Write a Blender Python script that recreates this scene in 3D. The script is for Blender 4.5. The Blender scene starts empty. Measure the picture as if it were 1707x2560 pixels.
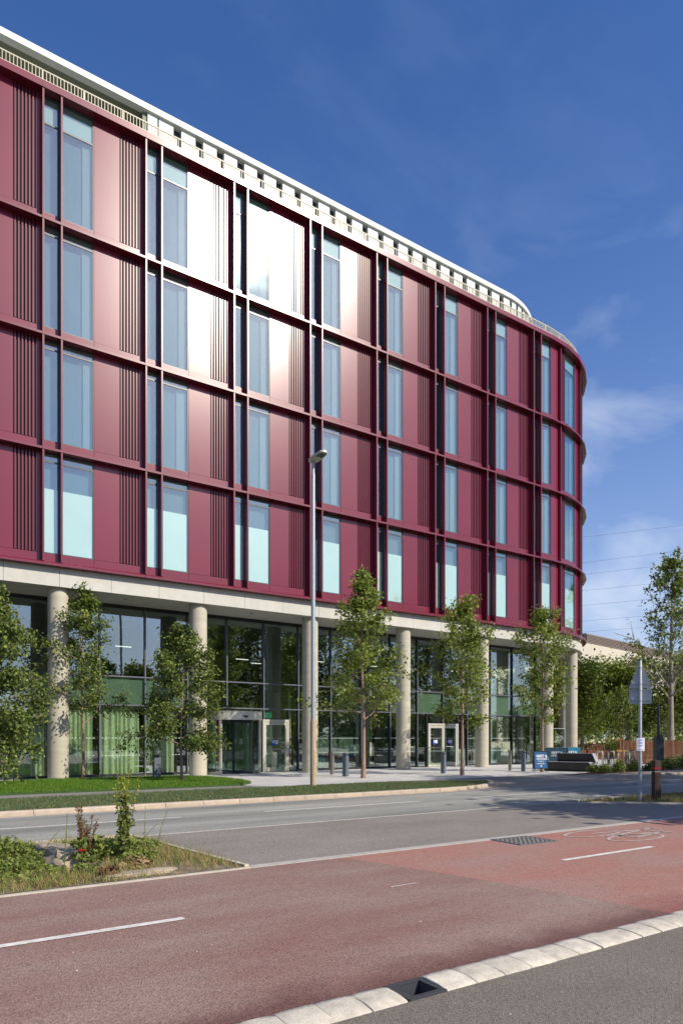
import bpy, bmesh, math, random
import numpy as np
from mathutils import Vector, Matrix
R_ = math.radians
random.seed(7)
scene = bpy.context.scene
col = scene.collection

# ------------------------------------------------------------------ camera
cam_d = bpy.data.cameras.new("camera"); cam = bpy.data.objects.new("camera", cam_d); col.objects.link(cam)
cam.location = (-4.60, -25.52, 1.53); cam.rotation_euler = (R_(90), 0, R_(-33.86))
cam_d.sensor_fit = 'HORIZONTAL'; cam_d.sensor_width = 24; cam_d.lens = 24; cam_d.shift_y = 0.3322
cam_d.clip_end = 3000; cam_d.clip_start = 0.05
scene.camera = cam
scene.render.resolution_x = 682; scene.render.resolution_y = 1024
# ------------------------------------------------------------------ light
SUN = Vector((.4534, -.9002, .7305)).normalized()
EL = math.asin(SUN.z); AZ = math.atan2(SUN.x, SUN.y)
sd = bpy.data.lights.new("sun", 'SUN'); sd.energy = 5.0; sd.angle = R_(0.55); sd.color = (1, .915, .78)
so = bpy.data.objects.new("sun", sd); col.objects.link(so); so.rotation_euler = SUN.to_track_quat('Z', 'Y').to_euler()
w = bpy.data.worlds.new("World"); scene.world = w; w.use_nodes = True
nt = w.node_tree; nt.nodes.clear()
def N(t, tp, **k):
    n = t.nodes.new(tp)
    for a, b in k.items():
        setattr(n, a, b)
    return n
sky = N(nt, 'ShaderNodeTexSky', sky_type='NISHITA', sun_disc=False); sky.sun_elevation = EL; sky.sun_rotation = AZ
sky.altitude = 200; sky.air_density = 1.0; sky.dust_density = 0.8; sky.ozone_density = 4.0
tc = N(nt, 'ShaderNodeTexCoord'); mp = N(nt, 'ShaderNodeMapping'); mp.inputs['Rotation'].default_value = (0.0, -0.22, 0.75); mp.inputs['Scale'].default_value = (1.0, 3.0, 4.2)
nz = N(nt, 'ShaderNodeTexNoise'); nz.inputs['Scale'].default_value = 2.1; nz.inputs['Detail'].default_value = 7; nz.inputs['Roughness'].default_value = .55; nz.inputs['Distortion'].default_value = .5
cr = N(nt, 'ShaderNodeValToRGB'); cr.color_ramp.elements[0].position = .47; cr.color_ramp.elements[1].position = .72; cr.color_ramp.elements[1].color = (.85,)*3+(1,)
# thin cirrus low in the sky
sx = N(nt, 'ShaderNodeSeparateXYZ'); mr = N(nt, 'ShaderNodeMapRange'); mr.inputs['From Min'].default_value = .62; mr.inputs['From Max'].default_value = .02; mr.inputs['To Min'].default_value=0.05
mm = N(nt, 'ShaderNodeMath', operation='MULTIPLY'); mx = N(nt, 'ShaderNodeMixRGB'); mx.inputs['Color2'].default_value = (6.5, 7.0, 7.8, 1)
hs = N(nt, 'ShaderNodeHueSaturation'); hs.inputs['Saturation'].default_value = 1.22
bg = N(nt, 'ShaderNodeBackground'); bg.inputs['Strength'].default_value = 0.13; wo = N(nt, 'ShaderNodeOutputWorld')
L = nt.links.new
L(tc.outputs['Generated'], mp.inputs['Vector']); L(mp.outputs[0], nz.inputs['Vector']); L(nz.outputs['Fac'], cr.inputs[0])
L(tc.outputs['Generated'], sx.inputs[0]); L(sx.outputs['Z'], mr.inputs['Value']); L(cr.outputs[0], mm.inputs[0]); L(mr.outputs[0], mm.inputs[1])
cm = N(nt, 'ShaderNodeMixRGB', blend_type='MULTIPLY'); cm.inputs['Fac'].default_value = 1; cm.inputs['Color2'].default_value = (1.14, 1.03, 1.13, 1); L(sky.outputs[0], cm.inputs['Color1']); L(cm.outputs[0], hs.inputs['Color']); L(hs.outputs[0], mx.inputs['Color1']); L(mm.outputs[0], mx.inputs['Fac']); 
pz = N(nt, 'ShaderNodeMath', operation='SUBTRACT', use_clamp=True); pz.inputs[0].default_value = 1.0; L(sx.outputs['Z'], pz.inputs[1])
p4 = N(nt, 'ShaderNodeMath', operation='POWER'); p4.inputs[1].default_value = 3.6; L(pz.outputs[0], p4.inputs[0])
p5 = N(nt, 'ShaderNodeMath', operation='MULTIPLY'); p5.inputs[1].default_value = .80; L(p4.outputs[0], p5.inputs[0])
m5 = N(nt, 'ShaderNodeMixRGB'); m5.inputs['Color2'].default_value = (3.8, 4.4, 5.4, 1); L(mx.outputs[0], m5.inputs['Color1']); L(p5.outputs[0], m5.inputs['Fac']); L(m5.outputs[0], bg.inputs['Color']); L(bg.outputs[0], wo.inputs[0])
scene.view_settings.view_transform = 'Standard'; scene.view_settings.look = 'None'; scene.view_settings.gamma = 1; scene.view_settings.exposure = 0.20
scene.view_settings.use_curve_mapping = False
scene.render.engine = 'CYCLES'; scene.cycles.max_bounces = 8; scene.cycles.transparent_max_bounces = 16

# ------------------------------------------------------------------ materials
def srgb(r, g, b):
    f = lambda c: ((c/255+.055)/1.055)**2.4 if c > 10 else c/255/12.92
    return (f(r), f(g), f(b), 1)
def mat(name, c, rough=.6, metal=0, spec=.5, nscale=0, namp=.12, bump=0, bscale=None, coat=0, objvar=0, coords='pos', stretch=(1, 1, 1), detail=4):
    m = bpy.data.materials.new(name); m.use_nodes = True; t = m.node_tree; b = t.nodes['Principled BSDF']
    b.inputs['Base Color'].default_value = (c[0], c[1], c[2], 1); b.inputs['Roughness'].default_value = rough; b.inputs['Metallic'].default_value = metal
    b.inputs['Specular IOR Level'].default_value = spec; b.inputs['Coat Weight'].default_value = coat
    last = None
    if nscale or bump:
        g = N(t, 'ShaderNodeNewGeometry'); mpn = N(t, 'ShaderNodeMapping'); mpn.inputs['Scale'].default_value = stretch
        t.links.new(g.outputs['Position'], mpn.inputs[0])
    if nscale:
        n = N(t, 'ShaderNodeTexNoise'); n.inputs['Scale'].default_value = nscale; n.inputs['Detail'].default_value = detail; n.inputs['Roughness'].default_value = .6
        t.links.new(mpn.outputs[0], n.inputs['Vector'])
        r = N(t, 'ShaderNodeValToRGB'); r.color_ramp.elements[0].position = .3; r.color_ramp.elements[1].position = .7
        r.color_ramp.elements[0].color = tuple(max(0, v*(1-namp)) for v in c[:3])+(1,); r.color_ramp.elements[1].color = tuple(min(1, v*(1+namp)) for v in c[:3])+(1,)
        t.links.new(n.outputs['Fac'], r.inputs[0]); t.links.new(r.outputs[0], b.inputs['Base Color']); last = r.outputs[0]
    if objvar:
        oi = N(t, 'ShaderNodeObjectInfo'); h = N(t, 'ShaderNodeHueSaturation'); mrr = N(t, 'ShaderNodeMapRange')
        mrr.inputs['To Min'].default_value = 1-objvar; mrr.inputs['To Max'].default_value = 1+objvar
        t.links.new(oi.outputs['Random'], mrr.inputs[0]); t.links.new(mrr.outputs[0], h.inputs['Value'])
        if last: t.links.new(last, h.inputs['Color'])
        else: h.inputs['Color'].default_value = (c[0], c[1], c[2], 1)
        t.links.new(h.outputs[0], b.inputs['Base Color'])
    if bump:
        n2 = N(t, 'ShaderNodeTexNoise'); n2.inputs['Scale'].default_value = bscale or 30; n2.inputs['Detail'].default_value = 5
        t.links.new(mpn.outputs[0], n2.inputs['Vector'])
        bp = N(t, 'ShaderNodeBump'); bp.inputs['Strength'].default_value = bump; bp.inputs['Distance'].default_value = .02
        t.links.new(n2.outputs['Fac'], bp.inputs['Height']); t.links.new(bp.outputs[0], b.inputs['Normal'])
    return m
def asphalt(name, c, c2, speck=(.45, .42, .38), patch=1.1, wear=.5, stretch=(.35, 1, 1), rough=.85, sp=.5, vs=105, edge=None):
    """rolled stone surface: fine grains, broad patches, streaks along the road"""
    m = bpy.data.materials.new(name); m.use_nodes = True; t = m.node_tree; b = t.nodes['Principled BSDF']; b.inputs['Roughness'].default_value = rough
    b.inputs['Specular IOR Level'].default_value = .35
    g = N(t, 'ShaderNodeNewGeometry'); mpn = N(t, 'ShaderNodeMapping'); mpn.inputs['Scale'].default_value = stretch
    K = t.links.new
    K(g.outputs['Position'], mpn.inputs[0])
    n = N(t, 'ShaderNodeTexNoise'); n.inputs['Scale'].default_value = patch; n.inputs['Detail'].default_value = 6; n.inputs['Roughness'].default_value = .6; K(mpn.outputs[0], n.inputs['Vector'])
    r = N(t, 'ShaderNodeValToRGB'); r.color_ramp.elements[0].position = .35; r.color_ramp.elements[1].position = .68
    r.color_ramp.elements[0].color = c+(1,); r.color_ramp.elements[1].color = c2+(1,); K(n.outputs['Fac'], r.inputs[0])
    base_out = r.outputs[0]
    if edge:      # less trafficked margin along the kerb keeps its deeper red
        sxx = N(t, 'ShaderNodeSeparateXYZ'); K(g.outputs['Position'], sxx.inputs[0]); n3 = N(t, 'ShaderNodeTexNoise'); n3.inputs['Scale'].default_value = 2.5; K(g.outputs['Position'], n3.inputs['Vector'])
        a1 = N(t, 'ShaderNodeMath', operation='MULTIPLY_ADD'); a1.inputs[1].default_value = -.55; K(n3.outputs['Fac'], a1.inputs[0]); K(sxx.outputs['Y'], a1.inputs[2])
        m1 = N(t, 'ShaderNodeMapRange', interpolation_type='SMOOTHSTEP'); m1.inputs['From Min'].default_value = edge[0]+edge[1]; m1.inputs['From Max'].default_value = edge[0]; K(a1.outputs[0], m1.inputs['Value'])
        xx = N(t, 'ShaderNodeMixRGB'); xx.inputs['Color2'].default_value = edge[2]+(1,); K(m1.outputs[0], xx.inputs['Fac']); K(r.outputs[0], xx.inputs['Color1']); base_out = xx.outputs[0]
    v = N(t, 'ShaderNodeTexVoronoi'); v.inputs['Scale'].default_value = vs; K(g.outputs['Position'], v.inputs['Vector'])
    hsv = N(t, 'ShaderNodeSeparateColor'); K(v.outputs['Color'], hsv.inputs[0])
    rr = N(t, 'ShaderNodeMapRange'); rr.inputs['To Min'].default_value = 1-sp; rr.inputs['To Max'].default_value = 1+sp; K(hsv.outputs[0], rr.inputs[0])
    hv = N(t, 'ShaderNodeHueSaturation'); K(rr.outputs[0], hv.inputs['Value']); K(base_out, hv.inputs['Color'])
    # scattered pale chips
    cmp_ = N(t, 'ShaderNodeMath', operation='GREATER_THAN'); cmp_.inputs[1].default_value = .94; K(hsv.outputs[1], cmp_.inputs[0])
    mxx = N(t, 'ShaderNodeMixRGB'); mxx.inputs['Color2'].default_value = speck+(1,); ml = N(t, 'ShaderNodeMath', operation='MULTIPLY'); ml.inputs[1].default_value = wear
    K(cmp_.outputs[0], ml.inputs[0]); K(ml.outputs[0], mxx.inputs['Fac']); K(hv.outputs[0], mxx.inputs['Color1'])
    K(mxx.outputs[0], b.inputs['Base Color'])
    bp = N(t, 'ShaderNodeBump'); bp.inputs['Strength'].default_value = .55; bp.inputs['Distance'].default_value = .006; K(v.outputs['Distance'], bp.inputs['Height']); K(bp.outputs[0], b.inputs['Normal'])
    return m
def glass_mat(name, tint, base, top, rough=.0, wob=.02):
    """coated architectural glass: tinted see-through plus a mirror layer that grows with the angle"""
    m = bpy.data.materials.new(name); m.use_nodes = True; t = m.node_tree; t.nodes.remove(t.nodes['Principled BSDF']); out = t.nodes['Material Output']; K = t.links.new
    tr = N(t, 'ShaderNodeBsdfTransparent'); tr.inputs[0].default_value = tint+(1,)
    gl = N(t, 'ShaderNodeBsdfGlossy'); gl.inputs['Roughness'].default_value = rough; gl.inputs['Color'].default_value = top+(1,)
    lw = N(t, 'ShaderNodeLayerWeight'); lw.inputs['Blend'].default_value = .5
    fr = N(t, 'ShaderNodeMath', operation='POWER'); fr.inputs[1].default_value = 4.0; K(lw.outputs['Facing'], fr.inputs[0])
    ad = N(t, 'ShaderNodeMath', operation='ADD', use_clamp=True); ad.inputs[1].default_value = base; K(fr.outputs[0], ad.inputs[0])
    ms = N(t, 'ShaderNodeMixShader'); K(ad.outputs[0], ms.inputs[0]); K(tr.outputs[0], ms.inputs[1]); K(gl.outputs[0], ms.inputs[2]); K(ms.outputs[0], out.inputs[0])
    if wob:
        g = N(t, 'ShaderNodeNewGeometry'); n = N(t, 'ShaderNodeTexNoise'); n.inputs['Scale'].default_value = .9; n.inputs['Detail'].default_value = 1
        K(g.outputs['Position'], n.inputs['Vector']); bp = N(t, 'ShaderNodeBump'); bp.inputs['Strength'].default_value = wob; bp.inputs['Distance'].default_value = .3
        K(n.outputs['Fac'], bp.inputs['Height']); K(bp.outputs[0], gl.inputs['Normal'])
    return m
def leaf_mat(name, c1, c2, trans=.35, rough=.55):
    m = bpy.data.materials.new(name); m.use_nodes = True; t = m.node_tree; b = t.nodes['Principled BSDF']; out = t.nodes['Material Output']; K = t.links.new
    g = N(t, 'ShaderNodeNewGeometry'); r = N(t, 'ShaderNodeValToRGB'); r.color_ramp.elements[0].color = c1+(1,); r.color_ramp.elements[1].color = c2+(1,)
    K(g.outputs['Random Per Island'], r.inputs[0]); K(r.outputs[0], b.inputs['Base Color']); b.inputs['Roughness'].default_value = rough
    b.inputs['Specular IOR Level'].default_value = .28
    tl = N(t, 'ShaderNodeBsdfTranslucent'); mc = N(t, 'ShaderNodeMixRGB', blend_type='MULTIPLY'); mc.inputs['Fac'].default_value = 1; mc.inputs['Color2'].default_value = (1.0, 1.0, .45, 1)
    K(r.outputs[0], mc.inputs['Color1']); K(mc.outputs[0], tl.inputs[0])
    ms = N(t, 'ShaderNodeMixShader'); ms.inputs[0].default_value = trans; K(b.outputs[0], ms.inputs[1]); K(tl.outputs[0], ms.inputs[2]); K(ms.outputs[0], out.inputs[0])
    return m
M = {}
M['maroon'] = mat('maroon_powder_coat', (.150, .0125, .029), rough=.245, spec=.55, nscale=.6, namp=.06, objvar=.05)
M['maroon_fin'] = mat('maroon_fin_coat', (.140, .0135, .028), rough=.26, spec=.6, objvar=.05)
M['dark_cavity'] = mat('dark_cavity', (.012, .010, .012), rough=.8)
M['frame'] = mat('window_frame_grey', (.045, .055, .065), rough=.35, spec=.5)
M['mullion'] = mat('dark_mullion', (.02, .022, .025), rough=.35)
M['mullion_cap'] = mat('mullion_cap_grey', (.10, .11, .13), rough=.4)
M['glass_up'] = glass_mat('coated_glass_upper', (.90, .93, .91), .17, (.80, .98, .96), rough=.03)
M['glass_gf'] = glass_mat('clear_glass_ground', (.84, .90, .86), .20, (.88, .97, 1.0), rough=.0)
M['film'] = mat('frosted_film', (.68, .80, .745), rough=.5, nscale=.5, namp=.06)
M['teal'] = mat('teal_spandrel', (.27, .42, .39), rough=.5)
M['blind'] = mat('roller_blind_grey', (.09, .165, .185), rough=.8, nscale=1.2, namp=.12, stretch=(1, 1, .2))
M['lit_pale'] = mat('pale_lit_interior', (.19, .28, .29), rough=.8)
M['green_sp'] = mat('green_spandrel', (.23, .31, .235), rough=.35, nscale=.3, namp=.1)
M['white'] = mat('white_render', (.60, .62, .575), rough=.5, nscale=.8, namp=.04, objvar=.02)
M['soffit_olive'] = mat('canopy_soffit', (.17, .18, .12), rough=.6, nscale=.4, namp=.06)
M['cream'] = mat('cream_coping', (.66, .62, .46), rough=.5)
M['rail'] = mat('cream_rail', (.42, .39, .28), rough=.45)
M['concrete'] = mat('pale_precast', (.47, .46, .41), rough=.75, nscale=2.5, namp=.07, bump=.08, bscale=60, objvar=.03)
M['concrete_col'] = mat('cast_column_concrete', (.42, .39, .305), rough=.7, nscale=1.4, namp=.10, bump=.1, bscale=40, stretch=(.5, .5, 3.5))
M['slab'] = mat('interior_slab', (.30, .31, .30), rough=.8)
M['inside'] = mat('interior_wall', (.05, .06, .055), rough=.8, nscale=.5, namp=.3)
M['inside_green'] = mat('interior_green_wall', (.10, .15, .12), rough=.7)
M['inside_yellow'] = mat('interior_yellow_wall', (.55, .56, .25), rough=.7)
M['curtain'] = mat('green_curtain', (.66, .72, .50), rough=.85, nscale=1.5, namp=.08)
M['mint'] = mat('mint_counter', (.46, .62, .50), rough=.5)
M['kerb_pale'] = mat('worn_concrete_kerb', (.52, .475, .385), rough=.85, nscale=11, namp=.22, bump=.25, bscale=70, objvar=.09)
M['kerb_tan'] = mat('tan_kerb', (.42, .345, .265), rough=.85, nscale=6, namp=.12, bump=.15, bscale=60, objvar=.06)
M['edging'] = mat('concrete_edging', (.40, .37, .33), rough=.85, nscale=8, namp=.15, bump=.2, bscale=50)
M['edging_side'] = mat('light_edging', (.48, .43, .35), rough=.85, nscale=8, namp=.15, bump=.2, bscale=50)
M['asph_near'] = asphalt('footway_asphalt', (.155, .132, .105), (.195, .168, .138), patch=.8, stretch=(1, 1, 1), sp=.38, wear=.2, vs=130)
M['red_old'] = asphalt('red_asphalt_worn', (.225, .122, .100), (.285, .205, .170), patch=.7, stretch=(.5, 1.3, 1), sp=.34, wear=.12, speck=(.4, .3, .26), edge=(-22.5, .5, (.135, .066, .055)))
M['red_new'] = asphalt('red_asphalt_fresh', (.34, .15, .115), (.31, .20, .165), patch=.9, stretch=(.6, 1, 1), sp=.34, wear=.15, speck=(.5, .32, .28), edge=(-22.45, .6, (.25, .10, .08)))
M['red_edge'] = asphalt('red_asphalt_margin', (.17, .05, .043), (.20, .078, .066), patch=2, stretch=(.6, 1, 1), sp=.6, wear=.1, speck=(.35, .2, .17))
M['layby'] = asphalt('layby_asphalt', (.19, .17, .145), (.26, .235, .205), patch=.6, stretch=(.5, 1, 1), sp=.45, wear=.4)
M['road'] = asphalt('road_asphalt', (.18, .185, .165), (.34, .335, .295), patch=1.0, stretch=(.10, 1.1, 1), sp=.35, wear=.3)
M['tan_asph'] = asphalt('tan_side_road', (.25, .21, .165), (.33, .285, .235), patch=1.0, stretch=(.3, 1, 1), sp=.3, wear=.3)
M['path'] = asphalt('path_asphalt', (.17, .16, .145), (.23, .22, .20), patch=1.0, stretch=(.3, 1, 1), sp=.3, wear=.3)
M['paint_worn_shaded'] = mat('worn_shaded_paint', (.44, .39, .35), rough=.8, nscale=16, namp=.35)  # dimmer than the road paint: partial shade on the symbol put into the colour
M['paint'] = mat('road_paint', (.62, .60, .54), rough=.7, nscale=14, namp=.25, bump=.1, bscale=90)
M['earth'] = mat('dry_earth', (.20, .155, .10), rough=.95, nscale=5, namp=.4, bump=.6, bscale=25)
M['lawn'] = mat('lawn_soil', (.035, .075, .012), rough=.95, nscale=3, namp=.3)
M['verge'] = mat('verge_soil', (.05, .07, .028), rough=.95, nscale=3, namp=.3)
M['far_ground'] = mat('far_ground', (.07, .09, .035), rough=.95, nscale=.3, namp=.4)
M['bark'] = mat('young_bark', (.26, .18, .135), rough=.85, nscale=12, namp=.25, bump=.3, bscale=40, stretch=(1, 1, .3))
M['bark_grey'] = mat('grey_bark', (.23, .205, .165), rough=.9, nscale=4, namp=.35, bump=.5, bscale=20, stretch=(1, 1, .3))
M['galv'] = mat('galvanised_steel', (.33, .37, .385), rough=.5, metal=.25, nscale=14, namp=.12)
M['pole_tan'] = mat('tan_pole_base', (.42, .32, .20), rough=.6, nscale=6, namp=.15, stretch=(1, 1, .3))
M['bollard'] = mat('slate_bollard', (.10, .125, .15), rough=.45, objvar=.05)
M['steel'] = mat('brushed_steel', (.34, .31, .27), rough=.35, metal=.75)
M['alu'] = mat('satin_aluminium', (.52, .51, .44), rough=.4, metal=.35)
M['black'] = mat('black_metal', (.012, .012, .014), rough=.4)
M['plastic'] = mat('black_plastic', (.040, .044, .050), rough=.3)
M['navy'] = mat('dark_navy_paint', (.022, .032, .048), rough=.4)
M['stone_shaded'] = mat('polished_shaded_granite', (.008, .009, .013), rough=.3, nscale=40, namp=.4)
M['stone_grey'] = mat('honed_grey_granite', (.30, .31, .34), rough=.6, nscale=40, namp=.2)
M['sign_blue'] = mat('blue_board', (.020, .11, .26), rough=.45)
M['sign_teal'] = mat('teal_canvas', (.035, .11, .145), rough=.6, nscale=2, namp=.2)
M['sign_bright'] = mat('bright_blue_canvas', (.01, .19, .32), rough=.6)
M['print_white'] = mat('white_print', (.75, .78, .80), rough=.6)
M['print_blue'] = mat('blue_print', (.03, .06, .5), rough=.5)
M['paper'] = mat('white_paper', (.72, .74, .84), rough=.7)
M['timber'] = mat('brown_timber', (.16, .060, .026), rough=.75, nscale=8, namp=.35, stretch=(1, 1, .15), objvar=.22, bump=.2, bscale=30)
M['post_wood'] = mat('dark_timber_post', (.050, .028, .022), rough=.8, nscale=10, namp=.4, stretch=(1, 1, .12), bump=.35, bscale=40)
M['stake'] = mat('new_softwood_stake', (.50, .28, .10), rough=.75, nscale=8, namp=.15, stretch=(1, 1, .2))
M['red_tape'] = mat('red_reflector', (.35, .012, .02), rough=.4)
M['off_white'] = mat('off_white_paint', (.62, .60, .52), rough=.5)
M['plate_back'] = mat('grey_sign_back', (.42, .46, .44), rough=.5, metal=.1)
M['rock'] = mat('pale_limestone', (.34, .28, .20), rough=.95, nscale=5, namp=.3, bump=.7, bscale=9)
M['red_car'] = mat('red_car_paint', (.45, .012, .03), rough=.25, coat=.5)
M['tyre'] = mat('tyre_rubber', (.015, .015, .015), rough=.8)
M['beige_wall'] = mat('beige_cladding', (.50, .46, .37), rough=.7, nscale=1, namp=.04, objvar=.03)
M['plant_louvre'] = mat('brown_plant_louvre', (.16, .125, .10), rough=.6)
M['cyan_bike'] = mat('turquoise_paint', (.12, .42, .42), rough=.35)
M['skin'] = mat('skin', (.42, .24, .17), rough=.6)
M['shirt'] = mat('grey_green_shirt', (.28, .36, .28), rough=.85)
M['shirt_dark'] = mat('dark_shirt', (.06, .075, .07), rough=.85)
M['hair'] = mat('dark_hair', (.02, .014, .01), rough=.6)
M['brown_leather'] = mat('brown_upholstery', (.14, .045, .025), rough=.5)
M['wire'] = mat('power_cable', (.10, .12, .15), rough=.6)
M['mulch'] = mat('bark_mulch', (.10, .045, .028), rough=.95, nscale=14, namp=.5, bump=.6, bscale=30)
M['exit'] = mat('exit_green', (.0, .30, .10), rough=.4)
def emis(name, c, s):
    m = bpy.data.materials.new(name); m.use_nodes = True; b = m.node_tree.nodes['Principled BSDF']; b.inputs['Emission Color'].default_value = c+(1,); b.inputs['Emission Strength'].default_value = s; b.inputs['Base Color'].default_value = c+(1,); return m
M['lamp_on'] = emis('lit_ceiling_lamp', (1, .97, .9), 1.6)
M['exit_lit'] = emis('lit_exit_sign', (.02, .5, .18), .5)
M['lf_dark'] = leaf_mat('birch_leaf', (.030, .062, .014), (.16, .20, .05), .3)
M['lf_mid'] = leaf_mat('maple_leaf', (.095, .15, .025), (.36, .42, .11), .42)
M['lf_hedge'] = leaf_mat('hedge_leaf', (.065, .12, .018), (.29, .34, .06), .40)
M['lf_yel'] = leaf_mat('young_leaf', (.07, .10, .02), (.15, .19, .04), .35)
M['lf_weed'] = leaf_mat('weed_leaf', (.09, .13, .03), (.24, .27, .075), .3)
M['lf_bright'] = leaf_mat('bright_weed_leaf', (.13, .19, .035), (.32, .37, .09), .35)
M['lf_spike'] = leaf_mat('yellow_flower_spike', (.24, .27, .04), (.42, .42, .08), .3)
M['lf_brown'] = leaf_mat('brown_seed', (.10, .045, .022), (.20, .115, .06), .2)
M['lf_straw'] = leaf_mat('straw_blade', (.28, .19, .09), (.46, .34, .18), .3)
M['lf_gold'] = leaf_mat('golden_grass', (.42, .28, .13), (.62, .45, .24), .3)
M['lf_poppy'] = leaf_mat('poppy_petal', (.65, .01, .01), (.8, .03, .02), .3)
M['g_lawn'] = leaf_mat('lawn_blade', (.06, .15, .012), (.16, .29, .03), .35)
M['g_verge'] = leaf_mat('verge_blade', (.07, .12, .045), (.17, .22, .10), .3)
def paving_mat():
    m = mat('granite_paving', (.34, .34, .33), rough=.75); t = m.node_tree; b = t.nodes['Principled BSDF']; K = t.links.new
    g = N(t, 'ShaderNodeNewGeometry'); br = N(t, 'ShaderNodeTexBrick'); br.inputs['Scale'].default_value = 1; br.inputs['Brick Width'].default_value = .6; br.inputs['Row Height'].default_value = .3
    br.inputs['Mortar Size'].default_value = .006; br.inputs['Color1'].default_value = (.43, .425, .41, 1); br.inputs['Color2'].default_value = (.54, .53, .51, 1); br.inputs['Mortar'].default_value = (.26, .25, .24, 1)
    mpn = N(t, 'ShaderNodeMapping'); mpn.inputs['Rotation'].default_value = (0, 0, R_(0)); K(g.outputs['Position'], mpn.inputs[0]); K(mpn.outputs[0], br.inputs['Vector'])
    n = N(t, 'ShaderNodeTexNoise'); n.inputs['Scale'].default_value = 60; K(g.outputs['Position'], n.inputs['Vector'])
    mrr = N(t, 'ShaderNodeMapRange'); mrr.inputs['To Min'].default_value = .8; mrr.inputs['To Max'].default_value = 1.2; K(n.outputs['Fac'], mrr.inputs[0])
    h = N(t, 'ShaderNodeHueSaturation'); K(mrr.outputs[0], h.inputs['Value']); K(br.outputs['Color'], h.inputs['Color']); K(h.outputs[0], b.inputs['Base Color'])
    return m
M['paving'] = paving_mat()

# ------------------------------------------------------------------ mesh helpers
class MB:
    def __init__(s): s.v = []; s.f = []; s.m = []
    def add(s, vs, fs, mi=0):
        o = len(s.v); s.v += [tuple(v) for v in vs]; s.f += [tuple(i+o for i in f) for f in fs]; s.m += [mi]*len(fs); return s
    def box(s, x0, x1, y0, y1, z0, z1, mi=0, M4=None):
        vs = [(x0, y0, z0), (x1, y0, z0), (x1, y1, z0), (x0, y1, z0), (x0, y0, z1), (x1, y0, z1), (x1, y1, z1), (x0, y1, z1)]
        if M4 is not None: vs = [tuple(M4 @ Vector(v)) for v in vs]
        return s.add(vs, [(3, 2, 1, 0), (4, 5, 6, 7), (0, 1, 5, 4), (1, 2, 6, 5), (2, 3, 7, 6), (3, 0, 4, 7)], mi)
    def tube(s, pts, rad, n=8, mi=0, cap=True):
        pts = [Vector(p) for p in pts]
        if not hasattr(rad, '__len__'): rad = [rad]*len(pts)
        prev = None; rings = []
        o = len(s.v); vs = []
        for i, p in enumerate(pts):
            d = (pts[min(i+1, len(pts)-1)]-pts[max(i-1, 0)])
            if d.length < 1e-9: d = Vector((0, 0, 1))
            d.normalize()
            a = prev if prev is not None else (Vector((1, 0, 0)) if abs(d.x) < .9 else Vector((0, 1, 0)))
            a = (a-d*a.dot(d)); a.normalize(); prev = a; b = d.cross(a)
            for k in range(n):
                t = 2*math.pi*k/n; vs.append(tuple(p+(a*math.cos(t)+b*math.sin(t))*rad[i]))
        fs = []
        for i in range(len(pts)-1):
            for k in range(n):
                k2 = (k+1) % n; fs.append((i*n+k, i*n+k2, (i+1)*n+k2, (i+1)*n+k))
        if cap: fs.append(tuple(range(n-1, -1, -1))); fs.append(tuple((len(pts)-1)*n+k for k in range(n)))
        return s.add(vs, fs, mi)
    def lathe(s, prof, n=24, c=(0, 0), mi=0):
        vs = []; fs = []
        for r, z in prof:
            for k in range(n):
                t = 2*math.pi*k/n; vs.append((c[0]+r*math.cos(t), c[1]+r*math.sin(t), z))
        for i in range(len(prof)-1):
            for k in range(n):
                k2 = (k+1) % n; fs.append((i*n+k, i*n+k2, (i+1)*n+k2, (i+1)*n+k))
        fs.append(tuple(range(n-1, -1, -1))); fs.append(tuple((len(prof)-1)*n+k for k in range(n)))
        return s.add(vs, fs, mi)
    def prism(s, poly, z0, z1, mi=0):
        n = len(poly); vs = [(p[0], p[1], z0) for p in poly]+[(p[0], p[1], z1) for p in poly]
        fs = [tuple(range(n-1, -1, -1)), tuple(range(n, 2*n))]+[(i, (i+1) % n, n+(i+1) % n, n+i) for i in range(n)]
        return s.add(vs, fs, mi)
    def xprism(s, poly, M4, t0, t1, mi=0):
        """poly in local XY extruded along local Z, through matrix"""
        n = len(poly); vs = [M4 @ Vector((p[0], p[1], t0)) for p in poly]+[M4 @ Vector((p[0], p[1], t1)) for p in poly]
        fs = [tuple(range(n-1, -1, -1)), tuple(range(n, 2*n))]+[(i, (i+1) % n, n+(i+1) % n, n+i) for i in range(n)]
        return s.add(vs, fs, mi)
def tag(o, label=None, cat=None, group=None, kind=None):
    if label: o['label'] = label
    if cat: o['category'] = cat
    if group: o['group'] = group
    if kind: o['kind'] = kind
    return o
def build(name, mb, mats, parent=None, loc=None, smooth=False, bevel=0, rotz=0):
    me = bpy.data.meshes.new(name); me.from_pydata(mb.v, [], mb.f)
    if not isinstance(mats, (list, tuple)): mats = [mats]
    for m in mats: me.materials.append(m)
    if len(mats) > 1: me.polygons.foreach_set('material_index', mb.m)
    if bevel:
        bm = bmesh.new(); bm.from_mesh(me); bmesh.ops.bevel(bm, geom=bm.edges[:], offset=bevel, segments=2, profile=.6, affect='EDGES'); bm.to_mesh(me); bm.free()
    if smooth: me.polygons.foreach_set('use_smooth', [True]*len(me.polygons))
    me.update()
    o = bpy.data.objects.new(name, me); col.objects.link(o)
    if parent: o.parent = parent
    if loc: o.location = loc
    if rotz: o.rotation_euler.z = rotz
    return o
def smooth_by(o, ang=40):
    me = o.data; me.polygons.foreach_set('use_smooth', [True]*len(me.polygons))
    try: me.set_sharp_from_angle(angle=R_(ang))
    except Exception: pass
    return o
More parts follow.
